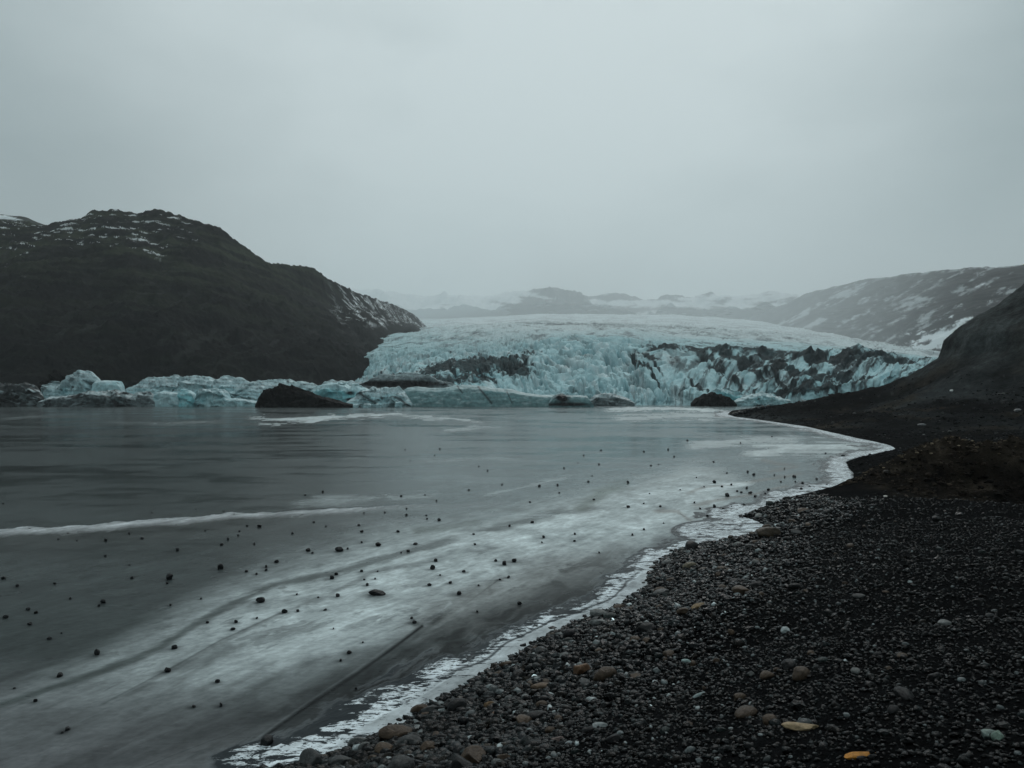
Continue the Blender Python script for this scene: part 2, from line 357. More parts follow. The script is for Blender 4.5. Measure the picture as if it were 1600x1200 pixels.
# streaks run along the shore
ca, sa = math.cos(math.radians(57)), math.sin(math.radians(57))
al_ = Xs * ca + Ys * sa; ac_ = -Xs * sa + Ys * ca
streak = fbm(ac_ / 0.9 + 1.6 * wob, al_ / 6.0 + wob, 6, 51, 0.6); streak2 = fbm(ac_ / 0.30 + 1.4 * wob2, al_ / 1.4 + wob2, 5, 52, 0.62); big = fbm(Xs / 14, Ys / 26, 4, 53)
hor = fbm(Xs / 22, Ys / 7.0, 5, 54); cloud = fbm(Xs / 2.6 + wob, Ys / 3.6 + wob, 6, 55, 0.6); hpatch = fbm(Xs / (0.08 * Ys + 2) + 0.5 * wob, np.log(np.maximum(Ys, 1)) * 17, 5, 56, 0.6)

ice_dark = np.array((0.010, 0.0125, 0.013)); ice_grey = np.array((0.115, 0.145, 0.15)); ice_white = np.array((0.56, 0.63, 0.64)); ice_snow = np.array((0.72, 0.78, 0.80))
C = np.zeros(U.shape + (3,)); C[:] = (0.050, 0.060, 0.060)
# lighter, frostier ice towards the right and the shore
right = sstep(350, 1050, U + 200 * big) * sstep(1000, 760, V - 0.12 * (U - 700))
C = mixc(C, ice_grey * 1.1, right * 0.9)
frost = np.zeros(U.shape)
# broad frosted belt along the near shore
band, bal, bsg = pdist([(-200, 1165), (60, 1115), (250, 1055), (430, 985), (560, 945), (700, 905), (850, 862), (980, 815), (1090, 770)], 1.6)
wd = np.interp(U, [-200, 100, 350, 600, 850, 1050], [60, 80, 125, 140, 95, 65])
b1 = sstep(1.45, 0.55, band / wd + 0.16 * streak + 0.35 * cloud) * np.interp(U, [-100, 150, 450, 600, 900, 1100], [0.35, 0.5, 0.85, 1.0, 0.95, 0.7])
C = mixc(C, ice_white, np.clip(b1 * (0.72 + 0.10 * streak + 0.14 * streak2 + 0.55 * cloud + 0.25 * fbm(Xs / 0.5, Ys / 0.8, 4, 57)), 0, 1)); frost = np.maximum(frost, b1)
# purple-grey ice in the near corner
C = mixc(C, (0.15, 0.150, 0.160), sstep(1080, 1170, V - 0.1 * (400 - U)) * sstep(420, 200, U) * 0.6)
# dark wet ice behind the rim
def dark(pts, wdt, amt, sv=1.3, colr=ice_dark, ends=True, nz_=0.5, tap=0.1):
    global C, frost
    p, a, s = pdist(pts, sv)
    m = sstep(1.25, 0.15, p / wdt + nz_ * (streak + 0.8 * cloud) + 0.4 * streak2) * amt
    if ends: m = m * sstep(0, tap, a) * sstep(1, 1 - tap, a)
    m = np.clip(m, 0, 1); C = mixc(C, colr, m); frost = frost * (1 - m); return m
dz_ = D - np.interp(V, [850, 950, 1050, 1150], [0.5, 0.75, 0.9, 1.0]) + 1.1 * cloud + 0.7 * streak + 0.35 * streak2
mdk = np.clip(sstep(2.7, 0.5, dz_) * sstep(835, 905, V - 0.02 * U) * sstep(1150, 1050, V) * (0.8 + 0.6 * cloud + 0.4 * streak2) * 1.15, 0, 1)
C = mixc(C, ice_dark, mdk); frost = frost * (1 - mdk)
mbr = np.clip(sstep(4.2, 2.2, dz_) * sstep(840, 900, V) * sstep(1050, 960, V) * sstep(600, 680, U) * 0.5, 0, 1); C = mixc(C, (0.085, 0.075, 0.066), mbr * (1 - mdk))
C = mixc(C, (0.11, 0.118, 0.122), sstep(1000, 1120, V - 0.1 * U) * 0.8)
dark([(60, 1215), (200, 1180), (330, 1130), (420, 1100)], 30, 0.4)
dark([(430, 1150), (520, 1110), (620, 1060)], 30, 0.6)
dark([(1180, 805), (1225, 792), (1275, 772)], 9, 0.5); dark([(1010, 862), (1060, 838), (1110, 822), (1150, 812)], 16, 0.45)
dark([(-250, 1190), (-20, 1108), (60, 1082), (150, 1052), (250, 1010), (340, 957), (430, 915), (520, 897), (640, 862), (720, 838), (800, 818), (880, 800), (980, 788)], 9, 0.8, colr=(0.05, 0.062, 0.06))
dark([(150, 1110), (262, 1046), (340, 1005), (445, 957), (520, 930), (590, 893), (680, 876)], 5, 0.45, colr=(0.08, 0.09, 0.09))
dark([(900, 800), (940, 770), (985, 752)], 14, 0.55, colr=(0.055, 0.075, 0.05)); dark([(640, 835), (700, 822), (750, 812)], 9, 0.55, colr=(0.06, 0.075, 0.06))
dark([(560, 925), (640, 915), (700, 903)], 10, 0.25)
# cracks
def crack(pts, wdt, amt, colr, warp=0.25, side=None):
    global C
    p, a, s = pdist(pts, 1.0, warp); m = np.exp(-(p / wdt) ** 2) * amt * sstep(0, 0.04, a) * sstep(1, 0.93, a)
    C = mixc(C, colr, np.clip(m, 0, 1))
cr_main = [(335, 1205), (400, 1160), (470, 1110), (560, 1051), (615, 1012), (660, 978), (692, 952)]
crack([(x + 5, y + 5) for x, y in cr_main], 4.0, 0.5, (0.02, 0.025, 0.026)); crack([(x - 4, y - 4) for x, y in cr_main], 1.7, 0.2, (0.3, 0.33, 0.34)); crack(cr_main, 3.0, 1.0, (0.006, 0.008, 0.009))
crack([(660, 978), (692, 952), (705, 940)], 3, 0.5, (0.5, 0.55, 0.56))
crack([(620, 1012), (680, 1005), (740, 996), (850, 968)], 2, 0.6, (0.04, 0.05, 0.05)); crack([(1062, 870), (1095, 845), (1118, 822), (1150, 806), (1180, 796)], 1.8, 0.8, (0.06, 0.07, 0.075), 0.1)
crack([(150, 1105), (262, 1046), (345, 1000), (450, 953)], 1.6, 0.6, (0.06, 0.07, 0.07), 0.2); crack([(840, 995), (880, 970), (925, 950), (950, 915)], 1.7, 0.8, (0.03, 0.036, 0.038), 0.5)
# brownish silt outlines on the ice by the bay
for pts in ([(1070, 775), (1100, 762), (1160, 754), (1230, 745), (1260, 738)], [(1078, 792), (1130, 782), (1190, 770), (1240, 758)], [(1185, 716), (1215, 725), (1250, 728), (1230, 733), (1190, 740)], [(1015, 800), (1060, 800), (1080, 815), (1120, 840)]):
    dark(pts, 5, 0.55, 1.5, (0.13, 0.105, 0.085), nz_=0.2)
# frosty streaks
def white(pts, wdt, amt, sv=1.6, colr=ice_white, warp=1.0, taper=0.15, nzw=0.45):
    global C, frost
    p, a, s = pdist(pts, sv, warp); m = sstep(1.1, -0.1, p / wdt + nzw * hor + 1.8 * hpatch + 0.5 * cloud) * amt * sstep(0, taper, a) * sstep(1, 1 - taper, a)
    m = np.clip(m, 0, 1); C = mixc(C, colr, m); frost = np.maximum(frost, m)
white([(1080, 770), (1120, 762), (1180, 755)], 9, 0.8); white([(1070, 785), (1110, 775)], 9, 0.7)
white([(740, 778), (790, 768), (850, 755), (905, 742)], 9, 0.35); white([(440, 788), (560, 780), (700, 772)], 12, 0.28); white([(640, 722), (760, 716), (880, 722)], 6, 0.15)
white([(680, 850), (820, 828), (960, 800)], 22, 0.55)
white([(1150, 712), (1230, 700), (1330, 700), (1392, 701)], 22, 0.7); white([(1060, 700), (1150, 690), (1260, 688)], 14, 0.5); white([(940, 655), (1080, 648), (1180, 652)], 12, 0.5)
white([(930, 640), (1060, 638), (1160, 644)], 5, 0.85)
white([(1240, 765), (1300, 760), (1330, 750)], 6, 0.9, colr=ice_snow); white([(1318, 722), (1325, 738), (1336, 750)], 7, 0.95, colr=ice_snow, taper=0.05)
white([(380, 652), (440, 656), (560, 650), (650, 646)], 5, 0.9); white([(400, 663), (450, 662), (520, 655)], 3, 0.9); white([(150, 660), (260, 662), (360, 658)], 5, 0.2)
white([(620, 650), (720, 655), (760, 662)], 5, 0.7); white([(680, 676), (740, 668), (800, 668)], 5, 0.35); white([(0, 655), (60, 650), (140, 647)], 4, 0.12); white([(240, 698), (300, 696), (360, 700)], 4, 0.06)
white([(60, 735), (160, 728), (260, 726)], 5, 0.04); white([(420, 720), (540, 716), (600, 720)], 6, 0.08)
# the long white pressure ridge
rp = [(-200, 842), (0, 831), (80, 829), (160, 824), (260, 816), (360, 806), (450, 803), (540, 797), (600, 793), (690, 788)]
p, a, s = pdist(rp, 1.0, 0.6); rwd = np.interp(U, [-200, 0, 300, 500, 700], [6, 5, 4.2, 3.2, 2]) * (1 + 0.7 * wob2 + 0.5 * cloud)
m = np.where(s > 0, sstep(1.3, 0.5, p / rwd), sstep(1.6, 0.2, p / rwd)) * np.interp(U, [300, 520, 690], [1, 0.8, 0.1]) * (0.72 + 0.7 * streak2 + 0.6 * cloud + 0.5 * hpatch)
ridge = np.clip(m, 0, 1)
below = np.where((V > np.interp(U, [q[0] for q in rp], [q[1] for q in rp])), 1, 0) * sstep(60, 0, p) * sstep(650, 350, U)
C = mixc(C, (0.050, 0.052, 0.050), below * 0.55)
C = mixc(C, (0.50, 0.53, 0.55), ridge * 0.85); frost = np.maximum(frost, ridge)
# smooth wet patches below the bergs, dark reflections painted into their colour
for pts, wdt, amt in (([(-100, 684), (60, 676), (200, 668)], 7, 0.6), ([(250, 690), (330, 676), (460, 672)], 7, 0.6), ([(400, 672), (470, 668), (560, 664)], 4, 0.8), ([(0, 736), (70, 730), (100, 726)], 3, 0.5), ([(470, 712), (540, 708), (590, 706)], 6, 0.5),
                      ([(0, 700), (100, 702), (240, 700)], 4, 0.4), ([(660, 665), (720, 680), (750, 688)], 4, 0.5), ([(-100, 648), (60, 644), (180, 640)], 4, 0.5)):
    dark(pts, wdt, amt, 1.6, (0.018, 0.022, 0.024), nz_=0.3)
mot = np.clip(0.55 * streak2 + 1.1 * cloud + 0.25 * streak, -1, 1)
dark_streaks = sstep(4.2, 2.0, D) * sstep(0.6, 1.4, D) * sstep(790, 930, V) * sstep(1190, 1090, V)  # dark mottled ice a little way out from the rim
C = mixc(C, (0.006, 0.0075, 0.008), np.clip(dark_streaks * sstep(-0.25, 0.5, mot) * 0.8, 0, 1))
C = mixc(C, (0.03, 0.036, 0.036), np.clip(sstep(0.22, 0.5, mot) * sstep(820, 900, V) * 0.5, 0, 1))
C *= (1 + 0.28 * hor * sstep(950, 700, V) + 0.25 * hpatch * sstep(800, 660, V) + 0.22 * streak2 + 0.25 * cloud * sstep(700, 900, V))[..., None]
f1, f2, _c = worley(al_ / 9.0 + 0.12 * wob, ac_ / 2.8 + 0.12 * wob, 61); g1, g2, _c = worley(al_ / 3.2 + 0.1 * wob2, ac_ / 1.1 + 0.1 * wob2, 62)
ck = np.exp(-((f2 - f1) / 0.010) ** 2) * sstep(0.0, 0.35, fbm(Xs / 5, Ys / 8, 3, 63)) * sstep(740, 800, V); ck2 = np.exp(-((g2 - g1) / 0.012) ** 2) * sstep(0.1, 0.4, fbm(Xs / 3, Ys / 5, 3, 64)) * sstep(860, 940, V)
C = mixc(C, (0.035, 0.042, 0.043), np.clip(0.5 * ck + 0.35 * ck2, 0, 1))
for q in ice_stones.split():
    su, sv_, ss = map(float, q.split(",")); cx, cy = on_ice(su, sv_ + ss * 0.35); rad_ = 0.75 * ss * cy / F
    i0, i1 = np.searchsorted(uu, [su - 5 * ss, su + 5 * ss]); rows_k = np.nonzero((vv < sv_ + 4 * ss) & (vv > sv_ - 4 * ss))[0]
    if len(rows_k) == 0 or i1 <= i0: continue
    sl_ = (slice(rows_k[0], rows_k[-1] + 1), slice(i0, i1)); dx_ = X[sl_] - cx; dy_ = Y[sl_] - cy
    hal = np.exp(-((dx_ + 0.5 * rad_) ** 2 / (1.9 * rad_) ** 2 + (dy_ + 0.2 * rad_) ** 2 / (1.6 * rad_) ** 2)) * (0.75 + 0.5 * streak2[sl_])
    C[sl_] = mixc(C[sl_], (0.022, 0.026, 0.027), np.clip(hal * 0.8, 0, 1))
# crust of broken white ice along the water line
rimw = np.interp(V, [640, 700, 800, 900, 1000, 1100, 1200], [3.6, 2.4, 1.5, 1.15, 1.2, 1.3, 1.4])
crust = sstep(1.05, 0.35, D / rimw + 0.6 * wob + 0.5 * cloud + 0.45 * streak2) * sstep(-0.3, 0.0, D) * sstep(300, 430, U + 60 * wob2)
crust = np.maximum(crust, sstep(1.3, 0.9, np.hypot((U - 1120) / 60.0, (V - 830) / 15.0)) * 0.9)
lipm = sstep(0.36, 0.26, D + 0.2 * wob + 0.06 * streak2) * sstep(-0.2, 0.0, D) * sstep(870, 900, V) * sstep(1180, 1120, V)
lipl = np.exp(-((D + 0.2 * wob - 0.40) / 0.05) ** 2) * sstep(880, 920, V) * sstep(1100, 1040, V)
edge = sstep(0.25, 0.0, D + 0.12 * wob2) * crust * sstep(700, 760, V)
C = mixc(C, (0.60, 0.66, 0.69), np.clip(crust * 1.2, 0, 1)); frost = np.maximum(frost, crust * 0.9)
C = mixc(C, (0.30, 0.33, 0.34), np.clip(lipm * (0.7 + 0.9 * wob2 + 0.6 * streak2), 0, 1)); C = mixc(C, (0.02, 0.024, 0.026), lipl * 0.9)
crust = crust * (1 + lipm * (0.42 + 0.5 * wob2 + 0.4 * streak2))
C = np.clip(C, 0.005, 0.85)
wet = sstep(-0.25, 0.30, hor + 0.9 * hpatch + 0.15)
rough = 0.11 + 0.11 * wet + 0.38 * np.clip(frost, 0, 1) + 0.08 * sstep(760, 1000, V)
Zl = 0.012 * streak2 * np.clip(frost, 0, 1) * (Y < 120) + ridge * 0.09 * (0.7 + 0.6 * wob2) * (Y < 60) + crust * 0.035 * (1 + wob2) * (Y < 60) + 0.0 * Y
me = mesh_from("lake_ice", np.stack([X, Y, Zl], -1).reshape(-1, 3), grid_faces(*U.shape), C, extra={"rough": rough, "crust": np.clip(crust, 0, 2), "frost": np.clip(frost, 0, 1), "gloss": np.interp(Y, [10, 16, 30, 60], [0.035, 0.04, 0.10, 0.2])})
m = material("frozen lake", 0.2, 0.2, 1.31, mott=((1.0, 0.75, 1.28, (0.45, 0.9, 1, 57)), (1.0, 0.80, 1.2, (1.8, 4.5, 1, 57)), (9, 0.82, 1.18, (0.6, 1, 1))), bump=((0.35, 0.06, 0.25), (5.0, 0.10, 0.03)), rough_attr="rough")
t = m.node_tree; b = t.nodes["Principled BSDF"]; ga = t.nodes.new("ShaderNodeAttribute"); ga.attribute_name = "gloss"; t.links.new(ga.outputs["Fac"], b.inputs["Specular IOR Level"]); src = b.inputs['Base Color'].links[0].from_socket
tcn = t.nodes.new("ShaderNodeTexCoord"); prevf = None
at = t.nodes.new('ShaderNodeAttribute'); at.attribute_name = 'crust'
inv = t.nodes.new('ShaderNodeMath'); inv.operation = 'MULTIPLY_ADD'; t.links.new(at.outputs['Fac'], inv.inputs[0]); inv.inputs[1].default_value = -0.15; inv.inputs[2].default_value = 0.155
for sc_, (sx, sy), lo_, hi_ in ((1.0, (3.2, 8.0), 0.545, 0.575), (1.0, (0.9, 2.4), 0.56, 0.60), (1.0, (10.0, 20.0), 0.57, 0.61)):
    mpn = t.nodes.new("ShaderNodeMapping"); mpn.inputs['Scale'].default_value = (sx, sy, 1); mpn.inputs['Rotation'].default_value = (0, 0, math.radians(-14)); t.links.new(tcn.outputs['Object'], mpn.inputs[0])
    n = t.nodes.new("ShaderNodeTexNoise"); n.inputs['Scale'].default_value = sc_; n.inputs['Detail'].default_value = 6; n.inputs['Roughness'].default_value = 0.68; n.inputs['Distortion'].default_value = 0.5; t.links.new(mpn.outputs[0], n.inputs['Vector'])
    r = t.nodes.new("ShaderNodeMapRange"); r.interpolation_type = 'SMOOTHSTEP'; r.inputs['From Min'].default_value = lo_; r.inputs['From Max'].default_value = hi_; sm_ = t.nodes.new('ShaderNodeMath'); sm_.operation = 'ADD'; t.links.new(n.outputs[0], sm_.inputs[0]); t.links.new(inv.outputs[0], sm_.inputs[1]); t.links.new(sm_.outputs[0], r.inputs['Value'])
    if prevf is None: prevf = r.outputs[0]
    else:
        mm = t.nodes.new("ShaderNodeMath"); mm.operation = 'MAXIMUM'; t.links.new(prevf, mm.inputs[0]); t.links.new(r.outputs[0], mm.inputs[1]); prevf = mm.outputs[0]
gt = t.nodes.new("ShaderNodeMapRange"); gt.inputs["From Min"].default_value = 0.02; gt.inputs["From Max"].default_value = 0.2; t.links.new(at.outputs["Fac"], gt.inputs["Value"])
mu = t.nodes.new("ShaderNodeMath"); mu.operation = 'MULTIPLY'; t.links.new(prevf, mu.inputs[0]); t.links.new(gt.outputs[0], mu.inputs[1])
mixn = t.nodes.new("ShaderNodeMix"); mixn.data_type = 'RGBA'; t.links.new(mu.outputs[0], mixn.inputs['Factor']); t.links.new(src, mixn.inputs['A']); mixn.inputs['B'].default_value = (0.03, 0.036, 0.04, 1)
t.links.new(mixn.outputs['Result'], b.inputs['Base Color'])
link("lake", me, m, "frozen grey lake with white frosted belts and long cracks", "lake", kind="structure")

# ----------------------------------------------------------------------------
# mountains
# ----------------------------------------------------------------------------
def mountain(name, label, rows, u0, u1, nu, nts, disp, colour, m, smooth=3, cat="mountain"):
    X, Y, Z, T, U = loft(rows, u0, u1, nu, nts, smooth)
    top = T.max()
    Z = Z + disp(X, Y, Z, T, U)
    C = colour(X, Y, Z, T, U)
    return link(name, mesh_from(name, np.stack([X, Y, Z], -1).reshape(-1, 3), grid_faces(*X.shape), C), m, label, cat, kind="structure")

rl = [(-260, 340, 650), (-150, 346, 650), (0, 345, 650), (75, 353, 650), (95, 346, 645), (132, 340, 640), (142, 332, 640), (175, 327, 640), (215, 332, 640), (250, 330, 640), (290, 340, 645), (320, 350, 650), (345, 355, 655), (365, 375, 660),
      (400, 400, 680), (425, 411, 700), (455, 415, 740), (490, 419, 780), (510, 435, 820), (545, 452, 950), (580, 465, 1200), (620, 478, 1700), (645, 490, 2100), (668, 512, 2500), (700, 535, 2600)]
rows = [[(-260, 0, 290, -3), (0, 0, 310, -3), (200, 0, 330, -3), (400, 0, 365, -3), (520, 0, 400, -3), (575, 0, 450, -3), (600, 0, 600, -3), (640, 0, 900, 4), (700, 0, 1300, 20)],
        [(-260, 555, 330), (0, 560, 345), (200, 566, 365), (400, 570, 400), (520, 572, 440), (575, 572, 500), (600, 552, 700), (640, 530, 1000), (700, 540, 1400)],
        [(-260, 470, 420), (0, 470, 430), (200, 462, 450), (330, 472, 480), (420, 505, 510), (520, 533, 570), (575, 540, 660), (600, 525, 900), (640, 514, 1400), (700, 538, 2100)],
        [(-260, 395, 540), (0, 388, 550), (100, 383, 560), (200, 377, 570), (300, 388, 590), (350, 412, 600), (420, 443, 650), (500, 470, 760), (560, 490, 950), (600, 495, 1200), (640, 504, 1800), (700, 537, 2400)],
        rl, [(u, v + (18 if u < 500 else 14), y * 1.3) for u, v, y in rl]]
def disp_l(X, Y, Z, T, U):
    h = sstep(0, 0.6, T)
    gul = ridged(X / 70 + 0.3 * fbm(X / 60, Y / 60, 3, 3), Y / 190, 5, 101) - 0.45
    return h * (11 * gul * sstep(4.2, 2.5, T) + 3.0 * (ridged(X / 26 + 0.4 * fbm(X / 20, Y / 20, 3, 6), Y / 60, 5, 105) - 0.45) * sstep(4.3, 3.0, T) + 6.5 * fbm(X / 28, Y / 40, 6, 102, 0.55) * sstep(4.6, 3.6, T) + 3.6 * fbm(X / 9, Y / 14, 5, 104, 0.6) + 1.6 * np.abs(fbm(X / 14, Y / 14, 4, 103)))
def col_l(X, Y, Z, T, U):
    v = vpx(Y, Z); n = fbm(X / 40, Z / 9 + Y / 90, 6, 111); n2 = fbm(X / 12, Z / 4 + Y / 30, 5, 112)
    C = np.zeros(X.shape + (3,)); C[:] = (0.0055, 0.0065, 0.007)
    C = mixc(C, (0.027, 0.034, 0.021), sstep(-0.2, 0.35, n + 0.45 * n2) * (0.12 + 0.88 * sstep(25, 115, Z)) * sstep(620, 420, U))
    C = mixc(C, (0.030, 0.032, 0.033), sstep(0.1, 0.5, n2) * (0.25 + 0.5 * sstep(400, 600, U)))
    st = fbm(X / 75, Z / 2.6 + 0.05 * X + Y / 60, 4, 113)
    C = mixc(C, (0.005, 0.0055, 0.006), sstep(0.1, 0.45, st) * 0.6)
    scr = fbm(X / 7 + 0.6 * n, Z / 38 + Y / 160, 5, 117, 0.6); C = mixc(C, (0.030, 0.032, 0.031), sstep(0.08, 0.38, scr) * sstep(0.0, 0.3, fbm(X / 60, Z / 30, 4, 118) + 0.12) * 0.65)
    sn = fbm(X / 26 + 40, Z / 5.5 + Y / 28, 5, 114, 0.55); hgt = sstep(88, 130, Z) * sstep(340, 240, U)
    hgt = np.maximum(hgt, 0.55 * sstep(60, 95, Z) * sstep(70, 0, U))
    sp = fbm(X / 9, Z / 2.2 + Y / 12, 4, 116, 0.6)
    sm = sstep(0.30, 0.42, 0.70 * sn + 0.55 * sp + 0.22 * hgt - 0.10) * sstep(0.02, 0.25, hgt)
    er = sstep(505, 560, U) * sstep(2.2, 2.7, T + 0.4 * n)
    e = ridged(X / 22 + 0.9 * n, Y / 70 + 0.5 * n2, 5, 115)
    sm = np.maximum(sm, sstep(0.66, 0.80, e + 0.55 * n2 + 0.06 * er) * er * sstep(3.98, 3.9, T + 0.05 * n2))
    return mixc(C, (0.62, 0.66, 0.67), np.clip(sm, 0, 1) * 0.9)
mountain("mountain", "dark mossy mountain with thin snow patches near its flat top, left of the glacier", rows, -260, 700, 820, (70, 110, 110, 80, 12), disp_l, col_l, M['rock'])

r2 = [(-700, 230, 1050), (-260, 300, 1050), (-100, 322, 1050), (0, 333, 1050), (40, 339, 1050), (78, 353, 1050), (120, 380, 1040), (170, 420, 1030)]
mountain("mountain", "farther snow dusted shoulder behind the left edge of the mossy mountain",
         [[(u, 0, 800, 10) for u, v, y in r2], [(u, (v + 590) / 2, y * 0.86) for u, v, y in r2], r2, [(u, v + 20, y * 1.3) for u, v, y in r2]], -700, 170, 300, (25, 80, 10),
         lambda X, Y, Z, T, U: 6 * fbm(X / 60, Y / 60, 5, 121) * sstep(0, 1, T),
         lambda X, Y, Z, T, U: mixc(np.zeros(X.shape + (3,)) + np.array((0.035, 0.04, 0.034)), (0.65, 0.69, 0.7), sstep(0.0, 0.12, fbm(X / 50, Z / 9 + Y / 30, 5, 122) - 0.1 + 0.35 * sstep(40, -20, U)) * sstep(190, 215, Z)), M['rock'])

RS = 2.3
rr = [(1080, 513, 3800), (1155, 504, 3700), (1175, 494, 3650), (1195, 486, 3600), (1230, 475, 3500), (1262, 459, 3400), (1300, 448, 3250), (1350, 438, 3050), (1420, 428, 2800), (1500, 420, 2550), (1560, 416, 2350), (1600, 412, 2250), (1700, 400, 2100), (1850, 390, 2000), (2200, 380, 2000)]
rows = [[(1080, 525, 3300), (1250, 535, 2500), (1350, 548, 1850), (1430, 570, 1250), (1520, 590, 900), (1700, 600, 800), (2200, 600, 800)],
        [(1080, 517, 3450), (1250, 512, 2700), (1350, 520, 2050), (1430, 535, 1450), (1520, 530, 1150), (1600, 520, 1100), (1700, 510, 1050), (2200, 500, 1050)],
        [(1080, 514, 3650), (1200, 497, 3300), (1262, 484, 3050), (1350, 480, 2600), (1430, 478, 2150), (1520, 470, 1800), (1600, 460, 1650), (1700, 450, 1550), (2200, 440, 1500)],
        rr, [(u, v + 14, y * 1.3) for u, v, y in rr]]
rows = [[(u, v, y * float(np.interp(u, [1280, 1520], [RS, 0.72]))) for u, v, y in r] for r in rows]
def disp_r(X, Y, Z, T, U):
    q = np.interp(U, [1280, 1520], [RS, 0.72]); X, Y = X / q, Y / q
    return q * sstep(0, 0.8, T) * (26 * fbm(X / 240, Y / 300, 5, 131) * sstep(3.6, 2.4, T) + 12 * (ridged((X + 0.6 * Y) / 130, Y / 600, 5, 132) - 0.5) * sstep(3.4, 2.6, T) + 4 * fbm(X / 40, Y / 60, 4, 133))
def col_r(X, Y, Z, T, U):
    q = U * 0.82 + vpx(Y, Z) * 0.55; k = 0
    vp = vpx(Y, Z); xx = (U - 1100) * 2.0; zz = (560 - vp) * 2.0 * 1.3; a = math.radians(33)
    pp = xx * math.cos(a) + zz * math.sin(a); qq = -xx * math.sin(a) + zz * math.cos(a)
    diag = fbm(pp / 150, qq / 34, 6, 141, 0.6); fine = fbm(pp / 40, qq / 16, 5, 142, 0.6)
    C = np.zeros(X.shape + (3,)); C[:] = (0.040, 0.045, 0.048); C = mixc(C, (0.085, 0.095, 0.10), sstep(-0.2, 0.4, fine))
    lo = sstep(0.08, 0.34, diag + 0.45 * fine - 0.02) * 0.75
    bright = np.exp(-(((U - 1475) / 80) ** 2 + ((vp - 527 + 0.30 * (U - 1475)) / 20) ** 2))
    hi = sstep(0.30, 0.42, bright * 0.55 + 0.7 * fbm(U / 40, (vp + 0.3 * U) / 9, 5, 143, 0.6) + 0.2 * diag)
    C = mixc(C, (0.010, 0.012, 0.0135), sstep(1390, 1490, U + 0.6 * (vp - 480)) * 0.9); lo = lo * np.interp(U, [1400, 1550], [1, 0.75])
    ridge_ = sstep(2.86, 2.97, T) * sstep(-0.2, 0.1, fine) * sstep(1330, 1420, U) * 0.6
    return mixc(mixc(C, (0.50, 0.55, 0.57), np.clip(lo + ridge_, 0, 0.8)), (0.74, 0.80, 0.82), hi)
mountain("mountain", "hazy grey mountain streaked with snow beyond the right side of the glacier", rows, 1080, 2200, 620, (60, 110, 110, 10), disp_r, col_r, M['far_rock'])

rf = [(200, 440, 7600), (480, 452, 7600), (600, 455, 7600), (650, 461, 7500), (700, 463, 7400), (760, 461, 7000), (800, 459, 6600), (828, 453, 6300), (853, 449, 6200), (878, 452, 6200), (905, 459, 6300), (930, 460, 6500), (965, 457, 6500), (985, 462, 6500), (1003, 469, 6600), (1030, 471, 7000),
      (1052, 465, 7000), (1100, 466, 7000), (1140, 462, 6800), (1175, 459, 6700), (1225, 460, 6700), (1262, 461, 6900), (1320, 468, 7100), (1500, 450, 7600), (1900, 430, 8000)]
rf = [(u, v, y * 1.6) for u, v, y in rf]
rows = [[(u, 508, 9500) for u in (200, 1900)], [(u, 498, 10500) for u in (200, 1900)], [(u, v * 0.5 + 496 * 0.5, y * 0.86) for u, v, y in rf], rf, [(u, v + 10, y * 1.25) for u, v, y in rf]]
def col_f(X, Y, Z, T, U):
    n = fbm(U / 60, vpx(Y, Z) / 12, 6, 151, 0.6); C = np.zeros(X.shape + (3,)); C[:] = (0.025, 0.026, 0.03)
    sn = np.interp(U, [200, 720, 780, 830, 900, 960, 1020, 1060, 1150, 1300], [0.5, 0.5, 0.25, -0.12, -0.15, -0.02, 0.02, 0.12, 0.16, 0.12])
    return mixc(C, (0.70, 0.74, 0.76), sstep(-0.06, 0.16, n + sn) * 0.9)
mountain("mountain", "faint snowy mountain range fading into the mist behind the glacier", rows, 200, 1900, 900, (8, 70, 70, 8),
         lambda X, Y, Z, T, U: sstep(1.5, 2.5, T) * (300 * (ridged(X / 900, Y / 2200, 5, 161) - 0.5) * sstep(3.3, 2.2, T) + 110 * fbm(X / 500, Y / 600, 6, 162, 0.62)), col_f, M['far_rock'])

